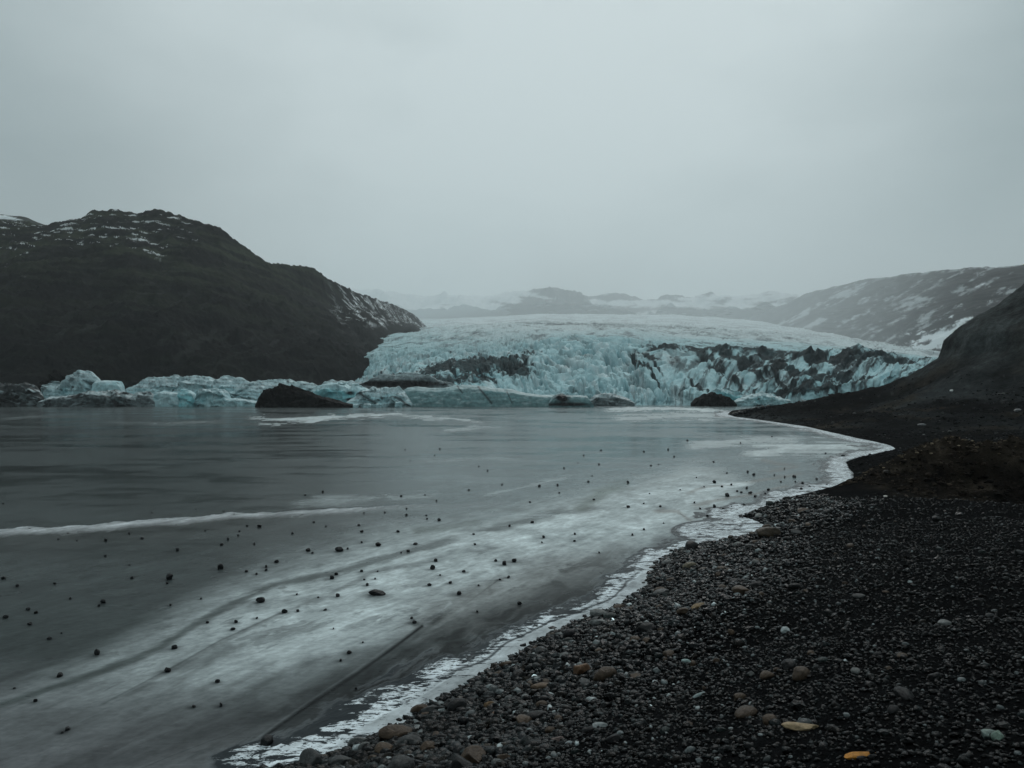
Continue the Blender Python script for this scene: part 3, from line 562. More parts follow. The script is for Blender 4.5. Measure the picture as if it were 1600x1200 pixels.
# ----------------------------------------------------------------------------
# glacier
# ----------------------------------------------------------------------------
gf = [(480, 0, 560), (530, 0, 490), (600, 0, 345), (650, 0, 290), (830, 0, 285), (1000, 0, 283), (1100, 0, 280), (1200, 0, 275), (1300, 0, 265), (1400, 0, 255), (1600, 0, 255)]
rows = [[(u, 0, y, -1.5) for u, v, y in gf],
        [(480, 604, 580), (530, 602, 495), (600, 604, 352), (650, 614, 296), (750, 620, 291), (830, 618, 290), (900, 616, 288), (1000, 618, 287), (1100, 616, 284), (1150, 616, 282), (1200, 614, 279), (1300, 606, 269), (1400, 596, 260), (1600, 590, 260)],
        [(480, 596, 610), (530, 592, 520), (600, 590, 372), (650, 592, 312), (700, 590, 312), (770, 592, 314), (830, 590, 312), (900, 585, 310), (1000, 588, 310), (1100, 590, 306), (1200, 590, 300), (1300, 585, 290), (1400, 577, 280), (1600, 570, 280)],
        [(480, 590, 650), (530, 584, 560), (600, 583, 430), (650, 576, 352), (700, 563, 352), (770, 562, 362), (830, 556, 362), (900, 543, 366), (1000, 545, 362), (1040, 543, 358), (1065, 547, 358), (1100, 551, 356), (1130, 548, 354), (1180, 551, 350), (1240, 557, 344), (1265, 553, 338), (1290, 554, 336), (1340, 548, 332), (1368, 551, 328), (1400, 560, 324), (1440, 564, 320), (1600, 567, 325)],
        [(480, 585, 700), (530, 562, 600), (600, 550, 540), (650, 547, 500), (700, 547, 480), (770, 545, 470), (830, 538, 455), (900, 528, 450), (1000, 532, 450), (1100, 537, 450), (1200, 543, 450), (1300, 546, 440), (1400, 552, 430), (1450, 561, 420), (1600, 568, 420)],
        [(480, 575, 720), (540, 548, 690), (600, 537, 700), (650, 530, 700), (700, 527, 700), (800, 517, 680), (900, 515, 680), (1000, 518, 680), (1100, 523, 680), (1200, 532, 680), (1300, 540, 650), (1400, 549, 600), (1450, 557, 550), (1600, 570, 550)],
        [(480, 570, 950), (540, 540, 900), (600, 528, 950), (670, 516, 1100), (750, 509, 1150), (850, 506, 1200), (950, 508, 1200), (1050, 512, 1200), (1150, 518, 1150), (1250, 527, 1100), (1350, 537, 1000), (1420, 546, 900), (1480, 556, 800), (1600, 572, 800)],
        [(480, 550, 2000), (600, 522, 2000), (670, 512, 2200), (850, 503, 2600), (1050, 507, 2600), (1150, 513, 2500), (1250, 523, 2200), (1400, 541, 1600), (1600, 575, 1400)],
        [(480, 530, 4200), (600, 503, 4500), (850, 490, 5000), (1050, 491, 5000), (1160, 499, 4600), (1300, 518, 3600), (1420, 537, 2500), (1600, 580, 2200)],
        [(480, 515, 6000), (850, 493, 6000), (1160, 501, 5600), (1600, 560, 4000)]]
rows = rows[:7] + [[(u, v, y * q) for u, v, y in r] for r, q in zip(rows[7:], (1.6, 1.7, 1.7))]
X, Y, Z, T, U = loft(rows, 480, 1600, 1400, (26, 46, 64, 64, 60, 50, 34, 24, 6), 2, 4)
Xr, Yr = X, Y
V0 = vpx(Y, Z)
# flow fans out: fins slant to the right on the right half, to the left in the middle
sl = np.interp(U, [480, 700, 860, 1000, 1100, 1250, 1450], [0.25, 0.2, 0.35, 0.05, -0.45, -0.75, -0.9])
xs = X + sl * (Y - 300)
wrp = fbm(X / 16, Y / 40, 4, 201)
fin = ridged(xs / 9.5 + 1.1 * wrp, Y / 30 + 0.5 * wrp, 5, 202, 0.55); fin2 = ridged(xs / 3.4 + 0.9 * wrp, Y / 11, 5, 203, 0.6); flow = fbm(xs / 2.6 + 0.8 * wrp, Y / 26, 5, 215, 0.6)
cre = ridged(X / 26 + wrp, Y / 22, 4, 204)            # cross crevasses
blk, blk2, bid = worley(xs / 5.0 + 0.8 * wrp, Y / 12 + 0.5 * wrp, 205)
front = sstep(0.1, 0.9, T) * sstep(np.interp(U, [600, 800, 1000, 1150], [4.6, 5.4, 5.0, 4.2]), np.interp(U, [600, 800, 1000, 1150], [3.0, 3.4, 3.3, 2.8]), T)
fall = np.exp(-((U - 930) / 130) ** 2)
deb_hump = np.exp(-(((U - 745) / 100) ** 2)) * sstep(3.2, 2.6, T)
smooth_left = sstep(860, 760, U) * sstep(2.6, 1.4, T)
rg = sstep(980, 1090, U)                      # knife edged fins on the right, rounded seracs in the middle
deb_hump = np.exp(-(((U - 720) / 110) ** 2)) * sstep(3.6, 3.0, T)
amp = front * (1 - 0.75 * smooth_left) * (1 - 0.72 * deb_hump)
cut = ridged(xs / 9 + 1.0 * wrp, Y / 46 + 0.5 * wrp, 4, 221, 0.5); cut2 = ridged(xs / 4.5 + 1.1 * wrp, Y / 9 + 0.8 * wrp, 3, 222, 0.5)
cent = -6.0 * sstep(0.35, 1.0, cut) - 3.0 * sstep(0.45, 1.0, cut2) + 6.0 * fbm(xs / 17, Y / 24, 4, 223) + 2.2 * (bid - 0.5) * (0.3 + fall) + 0.9 * fbm(X / 2.5, Y / 4, 4, 206)
rdg = 3.4 * (ridged(xs / 13 + 1.0 * wrp, Y / 44 + 0.5 * wrp, 4, 224, 0.42) - 0.5) + 1.5 * (ridged(xs / 5.5 + 1.2 * wrp, Y / 30, 3, 225, 0.45) - 0.5) + 1.4 * fbm(X / 5, Y / 8, 5, 206)
dz = amp * (cent * (1 - rg) + rdg * rg)
tent = np.zeros(U.shape); tside = np.zeros(U.shape)
for (ut, vt, yt, ht, wt, lt) in ((1042, 545, 358, 4.5, 9, 16), (1075, 565, 340, 4, 6, 18), (1128, 552, 350, 5.5, 8, 26), (1165, 575, 322, 4, 6, 22), (1196, 553, 348, 4.5, 8, 20), (1232, 580, 312, 3.5, 6, 18), (1265, 556, 338, 5, 7, 20), (1290, 588, 300, 3.5, 5, 14),
                                 (1340, 550, 330, 5.5, 8, 22), (1372, 558, 322, 4, 6, 16), (1318, 582, 302, 3, 5, 14), (1205, 602, 292, 2.5, 5, 12), (1110, 590, 305, 3.5, 6, 16), (960, 560, 345, 3, 8, 16), (900, 575, 325, 3, 7, 14), (1010, 580, 315, 3.5, 6, 18)):
    xt = (ut - CU) / F * yt; k = np.interp(ut, [900, 1000, 1350], [0.15, -0.25, -0.75]); ax_ = (X - xt + k * (Y - yt)) + 1.5 * wrp; ay_ = Y - yt
    tt = 0.42 * ht * (1 - (np.abs(ax_) + 3.0 * np.abs(fbm(X / 4, Y / 7, 4, 226))) / (1.5 * wt) - np.where(ay_ < 0, -ay_ / (1.9 * lt), ay_ / (0.6 * lt)))
    tside = np.where(tt > tent, np.sign(ax_), tside); tent = np.maximum(tent, tt)
dz = dz + tent * front + deb_hump * front * (1.5 * fbm(X / 12, Y / 14, 4, 227) + 0.8 * fbm(X / 3, Y / 4, 4, 228))
far_ = sstep(3.0, 4.4, T)
dz = dz + far_ * sstep(8.6, 7.2, T) * (1 - 0.65 * sstep(4.3, 5.0, T)) * (-3.0 * sstep(0.45, 1.0, cre) * np.clip(Y / 450, 1, 2.6) + 2.4 * fbm(X / 34, Y / 90, 5, 207) * np.clip(Y / 450, 1, 3) - 0.8 * sstep(0.4, 1, cut2) * sstep(6, 4, T))
peaks = np.interp(U, [990, 1020, 1042, 1062, 1090, 1112, 1130, 1150, 1165, 1190, 1230, 1262, 1275, 1300, 1338, 1365, 1385, 1410, 1450], [0, 0, 1, .5, .1, .3, .75, .25, .3, .65, .1, .85, .35, .6, 1, .8, .2, .1, 0])
dz = dz + sstep(4.2, 5.4, T) * sstep(8.2, 6.8, T) * (9.0 * fbm(X / 85, Y / 150, 5, 232, 0.55) - 2.5 * sstep(0.5, 1, ridged(X / 40 + wrp, Y / 50, 4, 233)))
dz = dz + sstep(6.1, 6.8, T) * sstep(8.9, 8.2, T) * (16.0 * fbm(X / 210, Y / 520, 5, 234, 0.58))
dz = dz + 0.9 * peaks * np.exp(-((T - 3.0) / 0.42) ** 2)
Z = np.where(T > 0.02, np.maximum(Z + dz, -0.5), Z)
Y = Y - sstep(0, 0.5, T) * sstep(2.0, 0.8, T) * (2.0 * (fin - 0.5) + 2.2 * (bid - 0.5) + 1.5 * fbm(X / 3, Z / 2, 5, 216))
V = vpx(Y, Z)
# colours
nA = fbm(X / 14, Y / 40, 6, 211, 0.55); nB = fbm(xs / 4, Y / 14, 5, 212, 0.6); nC = fbm(X / 60, Y / 140, 4, 213)
C = np.zeros(X.shape + (3,)); C[:] = (0.42, 0.60, 0.63)
C = mixc(C, (0.27, 0.50, 0.54), sstep(-0.1, 0.45, nC + 0.3 * nA) * front * 0.8)
C = mixc(C, (0.60, 0.70, 0.715), sstep(0.05, 0.5, nA + 0.5 * nB) * 0.65)
C = mixc(C, (0.07, 0.22, 0.26), sstep(0.5, 0.95, cut + 0.25 * nA) * front * (1 - rg) * 0.85)  # crevasses: bluer ice, with recess shade painted darker into the colour
C = mixc(C, (0.04, 0.055, 0.06), sstep(0.55, 0.92, cut2) * sstep(-0.15, 0.25, nA + nB) * front * (1 - rg) * 0.75)  # crevice shade painted into the narrow cuts
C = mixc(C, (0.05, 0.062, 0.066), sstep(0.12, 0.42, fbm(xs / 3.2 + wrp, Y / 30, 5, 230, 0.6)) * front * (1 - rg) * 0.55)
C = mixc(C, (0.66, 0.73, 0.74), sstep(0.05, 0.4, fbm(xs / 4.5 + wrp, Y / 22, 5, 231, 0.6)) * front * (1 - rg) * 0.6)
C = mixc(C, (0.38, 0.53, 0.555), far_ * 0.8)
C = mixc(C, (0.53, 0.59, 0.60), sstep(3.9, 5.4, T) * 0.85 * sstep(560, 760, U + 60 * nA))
C = mixc(C, (0.25, 0.42, 0.445), sstep(860, 640, U) * far_ * sstep(6.5, 5, T) * sstep(-0.2, 0.3, nA) * 0.7)
C = mixc(C, (0.17, 0.195, 0.205), far_ * sstep(7, 6, T) * sstep(0.0, 0.35, 0.7 * nA + 0.7 * fbm(X / 24 + wrp, Y / 60, 5, 217, 0.6)) * 0.7)
C = mixc(C, (0.22, 0.25, 0.26), sstep(5.8, 6.5, T) * sstep(-0.15, 0.3, fbm(X / 110 + wrp, Y / 420, 5, 235, 0.6)) * 0.75)
def ell(u, v, ru, rv, rot=0.0):
    c, s = math.cos(rot), math.sin(rot); du = Ucol - u; dv = Vcol - v
    return np.exp(-(((du * c + dv * s) / ru) ** 2 + ((-du * s + dv * c) / rv) ** 2))
Ucol, Vcol = U, V0
deb = np.zeros(U.shape)
for e in ((742, 570, 60, 13, -0.10), (690, 572, 45, 10, -0.25), (700, 593, 62, 12, 0.0), (745, 590, 50, 12, 0.1), (790, 563, 40, 9, -0.25), (810, 578, 24, 12, 0), (610, 592, 52, 9, -0.12), (660, 596, 50, 8, 0.05), (775, 612, 30, 6, 0.1)):
    deb = np.maximum(deb, ell(*e) * (0.72 if e[1] > 585 else 1.0))
for e in ((1040, 546, 30, 7, -0.1), (1010, 556, 22, 3.5, 0.4), (1100, 552, 40, 6, 0.1), (1130, 556, 40, 9, 0.25), (1105, 563, 30, 7, 0.5), (1190, 553, 75, 9, 0.1), (1260, 557, 60, 9, 0.0), (1285, 563, 60, 9, 0.1), (1340, 557, 55, 12, 0.0), (1150, 562, 50, 8, 0.35), (1225, 572, 45, 6, 0.4), (1375, 560, 40, 8, 0.2), (1400, 565, 40, 6, 0.1),
          (1000, 570, 26, 3.5, 0.8), (1030, 578, 16, 3, 0.8), (1165, 575, 40, 4, 0.55), (1260, 585, 60, 8, 0.2), (1275, 605, 55, 9, 0.0), (1320, 590, 40, 7, 0.1), (1240, 612, 40, 6, 0), (1020, 585, 30, 3, 1.0), (1090, 600, 26, 4, 0.6), (1130, 585, 50, 5, 0.5), (1200, 590, 40, 3, 0.4)):
    deb = np.maximum(deb, 0.95 * ell(*e))
speck = fbm(X / 2.2, Y / 4.5, 4, 229, 0.65); dn = deb * 1.25 + 0.55 * nB + 0.55 * nA + 0.45 * flow + 0.12 * speck + 0.6 * speck * sstep(0.95, 0.4, deb)
dm = sstep(0.34, 0.80, dn) * (0.78 + 0.22 * sstep(-0.3, 0.3, nB))
gen = sstep(0.34, 0.52, nB * 0.8 + 0.45 * fbm(xs / 2.2, Y / 5, 4, 214)) * (0.28 + 0.45 * sstep(980, 1150, U)) * front      # scattered grit between the fins
gen = np.maximum(gen, sstep(0.25, 0.5, nA + 0.3 * nC) * 0.30 * sstep(3.3, 4, T) * sstep(6.0, 5, T))
for pts in ([(800, 506), (900, 507), (1000, 510), (1080, 514), (1150, 519), (1200, 525)], [(600, 540), (660, 532), (720, 526), (760, 522)], [(1080, 520), (1150, 527), (1220, 534), (1290, 540)], [(640, 553), (690, 548), (730, 545)], [(800, 528), (815, 534), (830, 540)], [(930, 512), (945, 515)], [(1000, 519), (1010, 520)]):
    pu = [q[0] for q in pts]; pv = np.interp(U, pu, [q[1] for q in pts]); gate = sstep(pu[0] - 8, pu[0] + 8, U) * sstep(pu[-1] + 12, pu[-1] - 12, U)
    gen = np.maximum(gen, np.exp(-((V0 - pv + 2.0 * nA) / 1.5) ** 2) * gate * sstep(-0.45, 0.1, nA + nB) * 0.75 * (T < 7))
rgt = sstep(960, 1120, U) * front
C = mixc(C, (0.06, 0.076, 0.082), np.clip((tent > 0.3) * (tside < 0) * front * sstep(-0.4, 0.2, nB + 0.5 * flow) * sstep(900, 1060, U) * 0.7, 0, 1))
C = mixc(C, (0.075, 0.095, 0.10), np.clip(rgt * sstep(-0.10, 0.28, flow + 0.4 * nA) * 0.95, 0, 1))
C = mixc(C, (0.085, 0.10, 0.105), np.clip(gen, 0, 1))
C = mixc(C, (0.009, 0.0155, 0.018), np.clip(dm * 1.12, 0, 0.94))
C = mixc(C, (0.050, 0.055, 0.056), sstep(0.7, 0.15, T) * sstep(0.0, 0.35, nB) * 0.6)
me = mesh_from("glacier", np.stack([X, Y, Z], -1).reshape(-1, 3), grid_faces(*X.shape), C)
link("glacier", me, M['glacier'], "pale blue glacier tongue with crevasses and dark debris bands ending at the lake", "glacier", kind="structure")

# ----------------------------------------------------------------------------
# icebergs stranded along the far side of the lake
# ----------------------------------------------------------------------------
def iceberg(label, prof, yb, depth, dirt=0.2, tone='ice', rough_=0.18, lean=0.25, lip=0.72, seed=0, strata=0.3, block=0.5, name="iceberg", cat="iceberg", group="icebergs frozen into the far side of the lake", dark_top=0.0, smoothf=1.0, bands=(), spots=()):
    us = np.array([p[0] for p in prof], float); vs = np.array([p[1] for p in prof], float)
    n = max(24, int((us[-1] - us[0]) * 1.15)); u = np.linspace(us[0], us[-1], n); v = np.interp(u, us, vs)
    yt = yb + depth * 0.35; zt = np.maximum(EYE + (HZ - v) / F * yt, 0.15); h = zt.max()
    s = np.linspace(-1, 1, n); bow = 1 - np.sqrt(np.clip(1 - np.abs(s) ** 2.6, 0, 1)); yf = yb + depth * 0.42 * bow; yk = yb + depth * (1 - 0.42 * bow)
    rows_ = []
    fr = max(14, int(h * 3.6)); tp = max(12, int(fr * 0.7)); bk = 7
    for i in range(fr):
        f = i / fr; rows_.append((yf + lean * zt * lip * f ** 1.6, -0.7 + (zt * lip + 0.7) * f ** 0.9, np.full(n, f)))
    y0 = yf + lean * zt * lip
    for i in range(tp):
        f = i / tp; g = np.sin(f * np.pi / 1.3) if f < 0.65 else 1 - 0.45 * ((f - 0.65) / 0.35) ** 2
        rows_.append((y0 + (yk - y0) * f, zt * (lip + (1 - lip) * g), np.full(n, 1 + f)))
    for i in range(bk + 1):
        f = i / bk; rows_.append((yk + 0.3 * f, zt * (lip + (1 - lip) * 0.55) * (1 - f) - 0.7 * f, np.full(n, 2 + f)))
    Yg = np.array([r[0] for r in rows_]); Zg = np.array([r[1] for r in rows_]); Tg = np.array([r[2] for r in rows_]); Xg = np.repeat(((u - CU) / F * yb)[None, :], len(rows_), 0)
    Ug = np.repeat(u[None, :], len(rows_), 0)
    hh = np.repeat(zt[None, :], len(rows_), 0)
    a, b2, cid = worley(Xg / (0.9 * h + 0.5) + 0.4 * fbm(Xg / 3, Zg / 2, 3, seed), (Zg * 1.5 + 0.6 * Yg) / (0.8 * h + 0.4), seed + 3)
    rg = ridged(Xg / (0.55 * h + 0.4), (Zg + 0.5 * Yg) / (0.9 * h + 0.6), 4, seed + 5)
    fb = fbm(Xg / (0.5 * h + 0.4), (Zg + 0.7 * Yg) / (0.3 * h + 0.3), 5, seed + 9, 0.55)
    amp = 1.35 * rough_ * hh * smoothf
    up = sstep(-0.7, 0.4, Zg)
    Yg2 = Yg - amp * (block * (cid - 0.5) * 2.0 + 0.9 * (rg - 0.5) + 0.8 * fb) * sstep(2.2, 1.6, Tg)
    Zg2 = Zg + up * amp * (0.5 * block * (cid - 0.5) + 0.7 * fb + 0.5 * (rg - 0.5)) * sstep(0.0, 0.5, Tg)
    Xg2 = Xg + 0.35 * amp * fbm(Xg / (0.4 * h + 0.3) + 9, (Zg + Yg) / (0.4 * h + 0.3), 4, seed + 13)
    nA = fbm(Xg / 3.2, (Zg * 1.6 + Yg) / 2.4, 5, seed + 21, 0.6); nB = fbm(Xg / 9, (Zg + Yg) / 6, 4, seed + 22)
    C = np.zeros(Xg.shape + (3,)); base_ = {'ice': (0.37, 0.57, 0.60), 'teal': (0.25, 0.56, 0.60), 'pale': (0.43, 0.61, 0.64), 'grey': (0.13, 0.16, 0.165), 'dark': (0.007, 0.007, 0.0075), 'glass': (0.17, 0.29, 0.30)}[tone]
    C[:] = base_
    if tone != 'dark':
        C = mixc(C, (0.58, 0.68, 0.70), sstep(0.8, 1.15, Tg) * (0.65 if tone != 'glass' else 0.3))
        C = mixc(C, (0.55, 0.68, 0.70), sstep(0.0, 0.5, nA) * 0.6); C = mixc(C, np.array(base_) * (0.62, 0.85, 0.88), sstep(0.1, 0.5, nB) * 0.6)
        lay = np.sin((Zg2 * 2.3 + 0.16 * Xg + 1.4 * nB) * 2.2 + seed)
        C = mixc(C, (0.10, 0.115, 0.12), sstep(0.72, 0.95, lay + 0.35 * nA) * strata)
    else:
        C = mixc(C, (0.018, 0.017, 0.0165), sstep(-0.1, 0.4, nA))
        C = mixc(C, (0.004, 0.004, 0.004), sstep(0.1, 0.5, nB) * 0.7)
    dm = sstep(0.5 - dirt, 0.62 - dirt, 0.75 * nA + 0.55 * nB + 0.12 * (Tg < 0.4)) if dirt > 0 else np.zeros(Xg.shape)
    C = mixc(C, (0.014, 0.015, 0.016), np.clip(dm, 0, 1) * 0.92)
    for (ua, va, ub, vb, wpx) in bands:
        Vg = vpx(Yg2, Zg2); dx, dy = ub - ua, vb - va; tt = np.clip(((Ug - ua) * dx + (Vg - va) * dy) / (dx * dx + dy * dy), 0, 1)
        q = np.hypot(Ug - ua - tt * dx, Vg - va - tt * dy); C = mixc(C, (0.028, 0.032, 0.034), np.exp(-(q / wpx) ** 2) * 0.9 * (Tg < 1.7))
    for (ua, va, ru, rv, cc) in spots:
        Vg = vpx(Yg2, Zg2); C = mixc(C, cc, np.clip(1.5 * np.exp(-((Ug - ua) / ru) ** 2 - ((Vg - va) / rv) ** 2) + 0.5 * nA * (np.hypot((Ug - ua) / ru, (Vg - va) / rv) < 1.4), 0, 1))
    me = mesh_from(name, np.stack([Xg2, Yg2, Zg2], -1).reshape(-1, 3), grid_faces(*Xg.shape), C)
    return link(name, me, M['dark_berg' if tone == 'dark' else 'berg'], label, cat, group)

K = (0.012, 0.012, 0.013)
iceberg("low blackened ice floe cut by the left edge of the view", [(-160, 600), (-60, 596), (0, 600), (34, 601), (44, 610), (52, 622)], 262, 10, 0.75, 'grey', 0.16, seed=11, strata=0.5)
iceberg("black debris covered ice hump behind a small white peak", [(48, 600), (56, 586), (66, 582), (86, 583), (96, 590), (102, 600)], 285, 9, 0, 'dark', 0.3, seed=23)
iceberg("small white ice peak beside the black hump, streaked dark below", [(50, 600), (62, 596), (84, 596), (92, 586), (104, 585), (122, 583), (131, 582), (138, 589), (146, 597), (150, 612)], 272, 9, 0.27, 'pale', 0.2, seed=35, strata=0.5, block=0.9)
iceberg("square pale blue ice block right of the small white peak", [(134, 600), (140, 595), (150, 594), (176, 595), (181, 602), (186, 618)], 270, 7, 0.02, 'ice', 0.06, seed=41, strata=0.1, block=0.3, lip=0.92)
iceberg("flat dirty floe lying low in front of the small white peak", [(48, 627), (62, 621), (90, 618), (125, 612), (140, 611), (170, 610), (188, 614), (205, 620), (214, 626)], 256, 8, 0.42, 'grey', 0.2, seed=57, strata=0.8)
iceberg("long layered ice shelf with crumbly white front, left of the black berg", [(176, 608), (190, 600), (202, 592), (212, 590), (236, 588), (260, 588), (282, 588), (310, 588), (345, 589), (358, 590), (368, 595), (400, 597), (420, 600), (436, 612)], 274, 14, 0.10, 'pale', 0.17, seed=66, strata=0.7, block=0.6, lip=0.62, lean=0.7)
iceberg("rounded white ice block with clean face, under the layered shelf", [(228, 622), (236, 614), (248, 611), (262, 613), (272, 614), (276, 622), (277, 628)], 259, 5, 0.0, 'pale', 0.10, seed=71, strata=0.05, block=0.3, lip=0.85)
iceberg("blue white ice lump with a bulging face, under the layered shelf", [(270, 616), (278, 609), (290, 608), (297, 613), (302, 627)], 260, 5, 0.03, 'teal', 0.12, seed=78, strata=0.05, block=0.4, lip=0.85)
iceberg("lumpy pitted ice mass, widest of the blocks under the layered shelf", [(296, 620), (306, 609), (322, 608), (334, 609), (342, 607), (348, 613), (352, 622), (380, 624), (398, 628)], 260, 6, 0.13, 'ice', 0.2, seed=85, strata=0.1, block=0.8, lip=0.8)
iceberg("dark banded ice lump between the dirty floe and the clean white block", [(196, 624), (206, 614), (216, 611), (226, 612), (234, 618), (240, 628)], 258, 5, 0.34, 'grey', 0.16, seed=90, strata=0.9)
iceberg("thin grey ice slab showing behind the top of the black berg", [(360, 600), (385, 597), (420, 594), (445, 592), (470, 595), (484, 598), (500, 606)], 290, 8, 0.28, 'pale', 0.14, seed=97, strata=0.6)
iceberg("sharp peaked black iceberg nearest the shore, sloping down to the right", [(392, 633), (398, 625), (404, 610), (414, 607), (424, 603), (431, 599), (440, 601), (452, 604), (466, 608), (480, 613), (500, 620), (520, 626), (545, 632), (560, 636)], 243, 9, 0, 'dark', 0.26, lean=0.35, lip=0.78, seed=104, block=0.9)
iceberg("bright turquoise ice dome behind the black berg", [(474, 620), (484, 606), (500, 600), (516, 598), (526, 596), (534, 598), (542, 604), (548, 600), (556, 602), (566, 607), (580, 612), (588, 622)], 262, 9, 0.0, 'teal', 0.12, seed=111, strata=0.0, block=0.5, spots=((546, 614, 6, 3, K), (550, 624, 12, 3, K)))
iceberg("flat streaked ice behind the turquoise dome", [(488, 604), (505, 596), (515, 592), (530, 594), (545, 596), (560, 598), (580, 606)], 288, 7, 0.22, 'pale', 0.13, seed=118, strata=0.6)
iceberg("grey streaked ice pile with dark slanting cracks, right of the black berg", [(536, 628), (552, 616), (566, 609), (578, 606), (590, 608), (604, 605), (618, 603), (626, 610), (634, 620), (642, 632)], 252, 9, 0.16, 'pale', 0.2, seed=125, strata=0.5, block=0.8, lean=0.6, lip=0.7, bands=((556, 614, 585, 629, 2.2), (618, 620, 638, 634, 1.8)))
iceberg("long smooth green grey berg with one slanting dark seam", [(618, 622), (624, 612), (632, 606), (650, 604), (668, 606), (690, 606), (710, 602), (730, 601), (752, 603), (772, 606), (800, 608), (822, 614), (850, 617), (880, 617), (900, 622)], 255, 11, 0.02, 'glass', 0.05, lean=0.45, lip=0.8, seed=132, strata=0.25, block=0.15, bands=((746, 604, 768, 630, 1.6), (712, 602, 722, 614, 1.0), (792, 612, 800, 630, 0.8)))
iceberg("dark smooth hump of dirty ice left of the debris covered glacier slope", [(556, 600), (572, 592), (596, 584), (620, 581), (640, 582), (664, 586), (690, 596), (720, 603)], 283, 9, 0.30, 'grey', 0.10, lean=0.9, lip=0.6, seed=139, strata=0.6, block=0.2, spots=((590, 600, 40, 6, K), (640, 600, 50, 7, K)))
iceberg("dark headed stump of ice at the right end of the long smooth berg", [(858, 630), (864, 620), (872, 616), (880, 614), (892, 618), (908, 617), (920, 619), (926, 628), (930, 634)], 248, 7, 0.12, 'glass', 0.1, lean=0.35, lip=0.82, seed=146, strata=0.3, spots=((878, 622, 11, 7, K), (885, 632, 40, 3, K)))
iceberg("flat dirty grey floe at the glacier foot, right of the dark headed stump", [(922, 626), (932, 617), (948, 614), (966, 617), (982, 622), (994, 629)], 268, 7, 0.3, 'grey', 0.18, seed=153, strata=0.7)
iceberg("rounded black dome of debris ice in front of the glacier's blue cliff", [(1084, 630), (1094, 622), (1106, 616), (1120, 613), (1134, 616), (1144, 620), (1152, 628), (1156, 633)], 262, 8, 0, 'dark', 0.26, seed=160)
iceberg("bright blue ice ledge rising behind the rounded black dome", [(1108, 616), (1118, 608), (1130, 605), (1146, 608), (1160, 614), (1172, 622), (1190, 630)], 272, 7, 0.05, 'teal', 0.2, seed=167, strata=0.2, block=0.8)
iceberg("low pale ice ledge between the black dome and the dark point", [(1150, 628), (1170, 618), (1200, 614), (1225, 620), (1245, 628)], 264, 7, 0.2, 'ice', 0.2, seed=174, strata=0.4)
for (u, wd_, hp, lb) in ((622, 12, 9, "small bright cube of ice floating beside the grey streaked ice pile"), (591, 9, 6, "tiny pale ice lump just left of the bright ice cube"), (573, 12, 6, "low pale ice scrap floating right of the black berg's tail"), (555, 9, 5, "thin scrap of ice nearest the black berg's tail")):
    iceberg(lb, [(u - wd_ / 2, 632), (u - wd_ * 0.4, 637 - hp), (u + wd_ * 0.4, 637 - hp), (u + wd_ / 2, 632)], 240, 2.2, 0.0, 'pale', 0.12, lean=0.1, lip=0.9, seed=int(u), strata=0, name="ice_chunk", cat="ice chunk", group="ice chunks floating beside the bergs")

# ----------------------------------------------------------------------------
# stones
# ----------------------------------------------------------------------------
def ico(sub):
    t = (1 + 5 ** 0.5) / 2
    v = [(-1, t, 0), (1, t, 0), (-1, -t, 0), (1, -t, 0), (0, -1, t), (0, 1, t), (0, -1, -t), (0, 1, -t), (t, 0, -1), (t, 0, 1), (-t, 0, -1), (-t, 0, 1)]
    f = [(0, 11, 5), (0, 5, 1), (0, 1, 7), (0, 7, 10), (0, 10, 11), (1, 5, 9), (5, 11, 4), (11, 10, 2), (10, 7, 6), (7, 1, 8), (3, 9, 4), (3, 4, 2), (3, 2, 6), (3, 6, 8), (3, 8, 9), (4, 9, 5), (2, 4, 11), (6, 2, 10), (8, 6, 7), (9, 8, 1)]
    v = [np.array(p) / np.linalg.norm(p) for p in v]
    for _ in range(sub):
        c = {}; nf = []
        def mid(a, b):
            k = (min(a, b), max(a, b))
            if k not in c: p = v[a] + v[b]; v.append(p / np.linalg.norm(p)); c[k] = len(v) - 1
            return c[k]
        for a, b, e in f:
            ab, be, ea = mid(a, b), mid(b, e), mid(e, a); nf += [(a, ab, ea), (b, be, ab), (e, ea, be), (ab, be, ea)]
        f = nf
    return np.array(v), np.array(f)
IC = [ico(i) for i in range(4)]

def rock_shape(v, r, planes, round_, flat):
    """cut a sphere by random planes, squash it: a natural stone; v (n,3) unit"""
    p = v.copy()
    for _ in range(planes):
        nrm_ = r.normal(size=3); nrm_ /= np.linalg.norm(nrm_); dcut = r.uniform(0.55, 0.9)
        q = p @ nrm_; over = np.maximum(q - dcut, 0); p = p - over[:, None] * nrm_ * round_
    p = p * (1 + 0.08 * fbm(p[:, 0] * 1.7 + r.uniform(0, 50), p[:, 1] * 1.7 + p[:, 2] * 1.3, 3, int(r.integers(999))))[:, None]
    return p * np.array([1.0, r.uniform(0.65, 0.95), flat])

rock_me = []
for i in range(10):
    r_ = np.random.default_rng(300 + i)
    rock_me.append(mesh_from("stone", rock_shape(IC[3][0], r_, 9 if i < 6 else 5, 0.95 if i < 6 else 0.6, r_.uniform(0.62, 0.85)) * 0.5, IC[3][1], smooth=True))
    rock_me[-1].materials.append(M['cobble'])

def place_rock(name, label, cat, group, x, y, z, size, colr, kind_=None, rot=None, scale=(1, 1, 1), sink=0.28):
    me = rock_me[kind_ if kind_ is not None else random.randrange(10)]
    o = bpy.data.objects.new(name, me); col.objects.link(o)
    o.location = (x, y, z + size * scale[2] * (0.34 - sink * 0.5)); o.scale = [size * q for q in scale]
    o.rotation_euler = (random.uniform(-.2, .2), random.uniform(-.2, .2), rot if rot is not None else random.uniform(0, 6.28)); o.color = (*colr, 1)
    tag(o, label, cat, group); return o

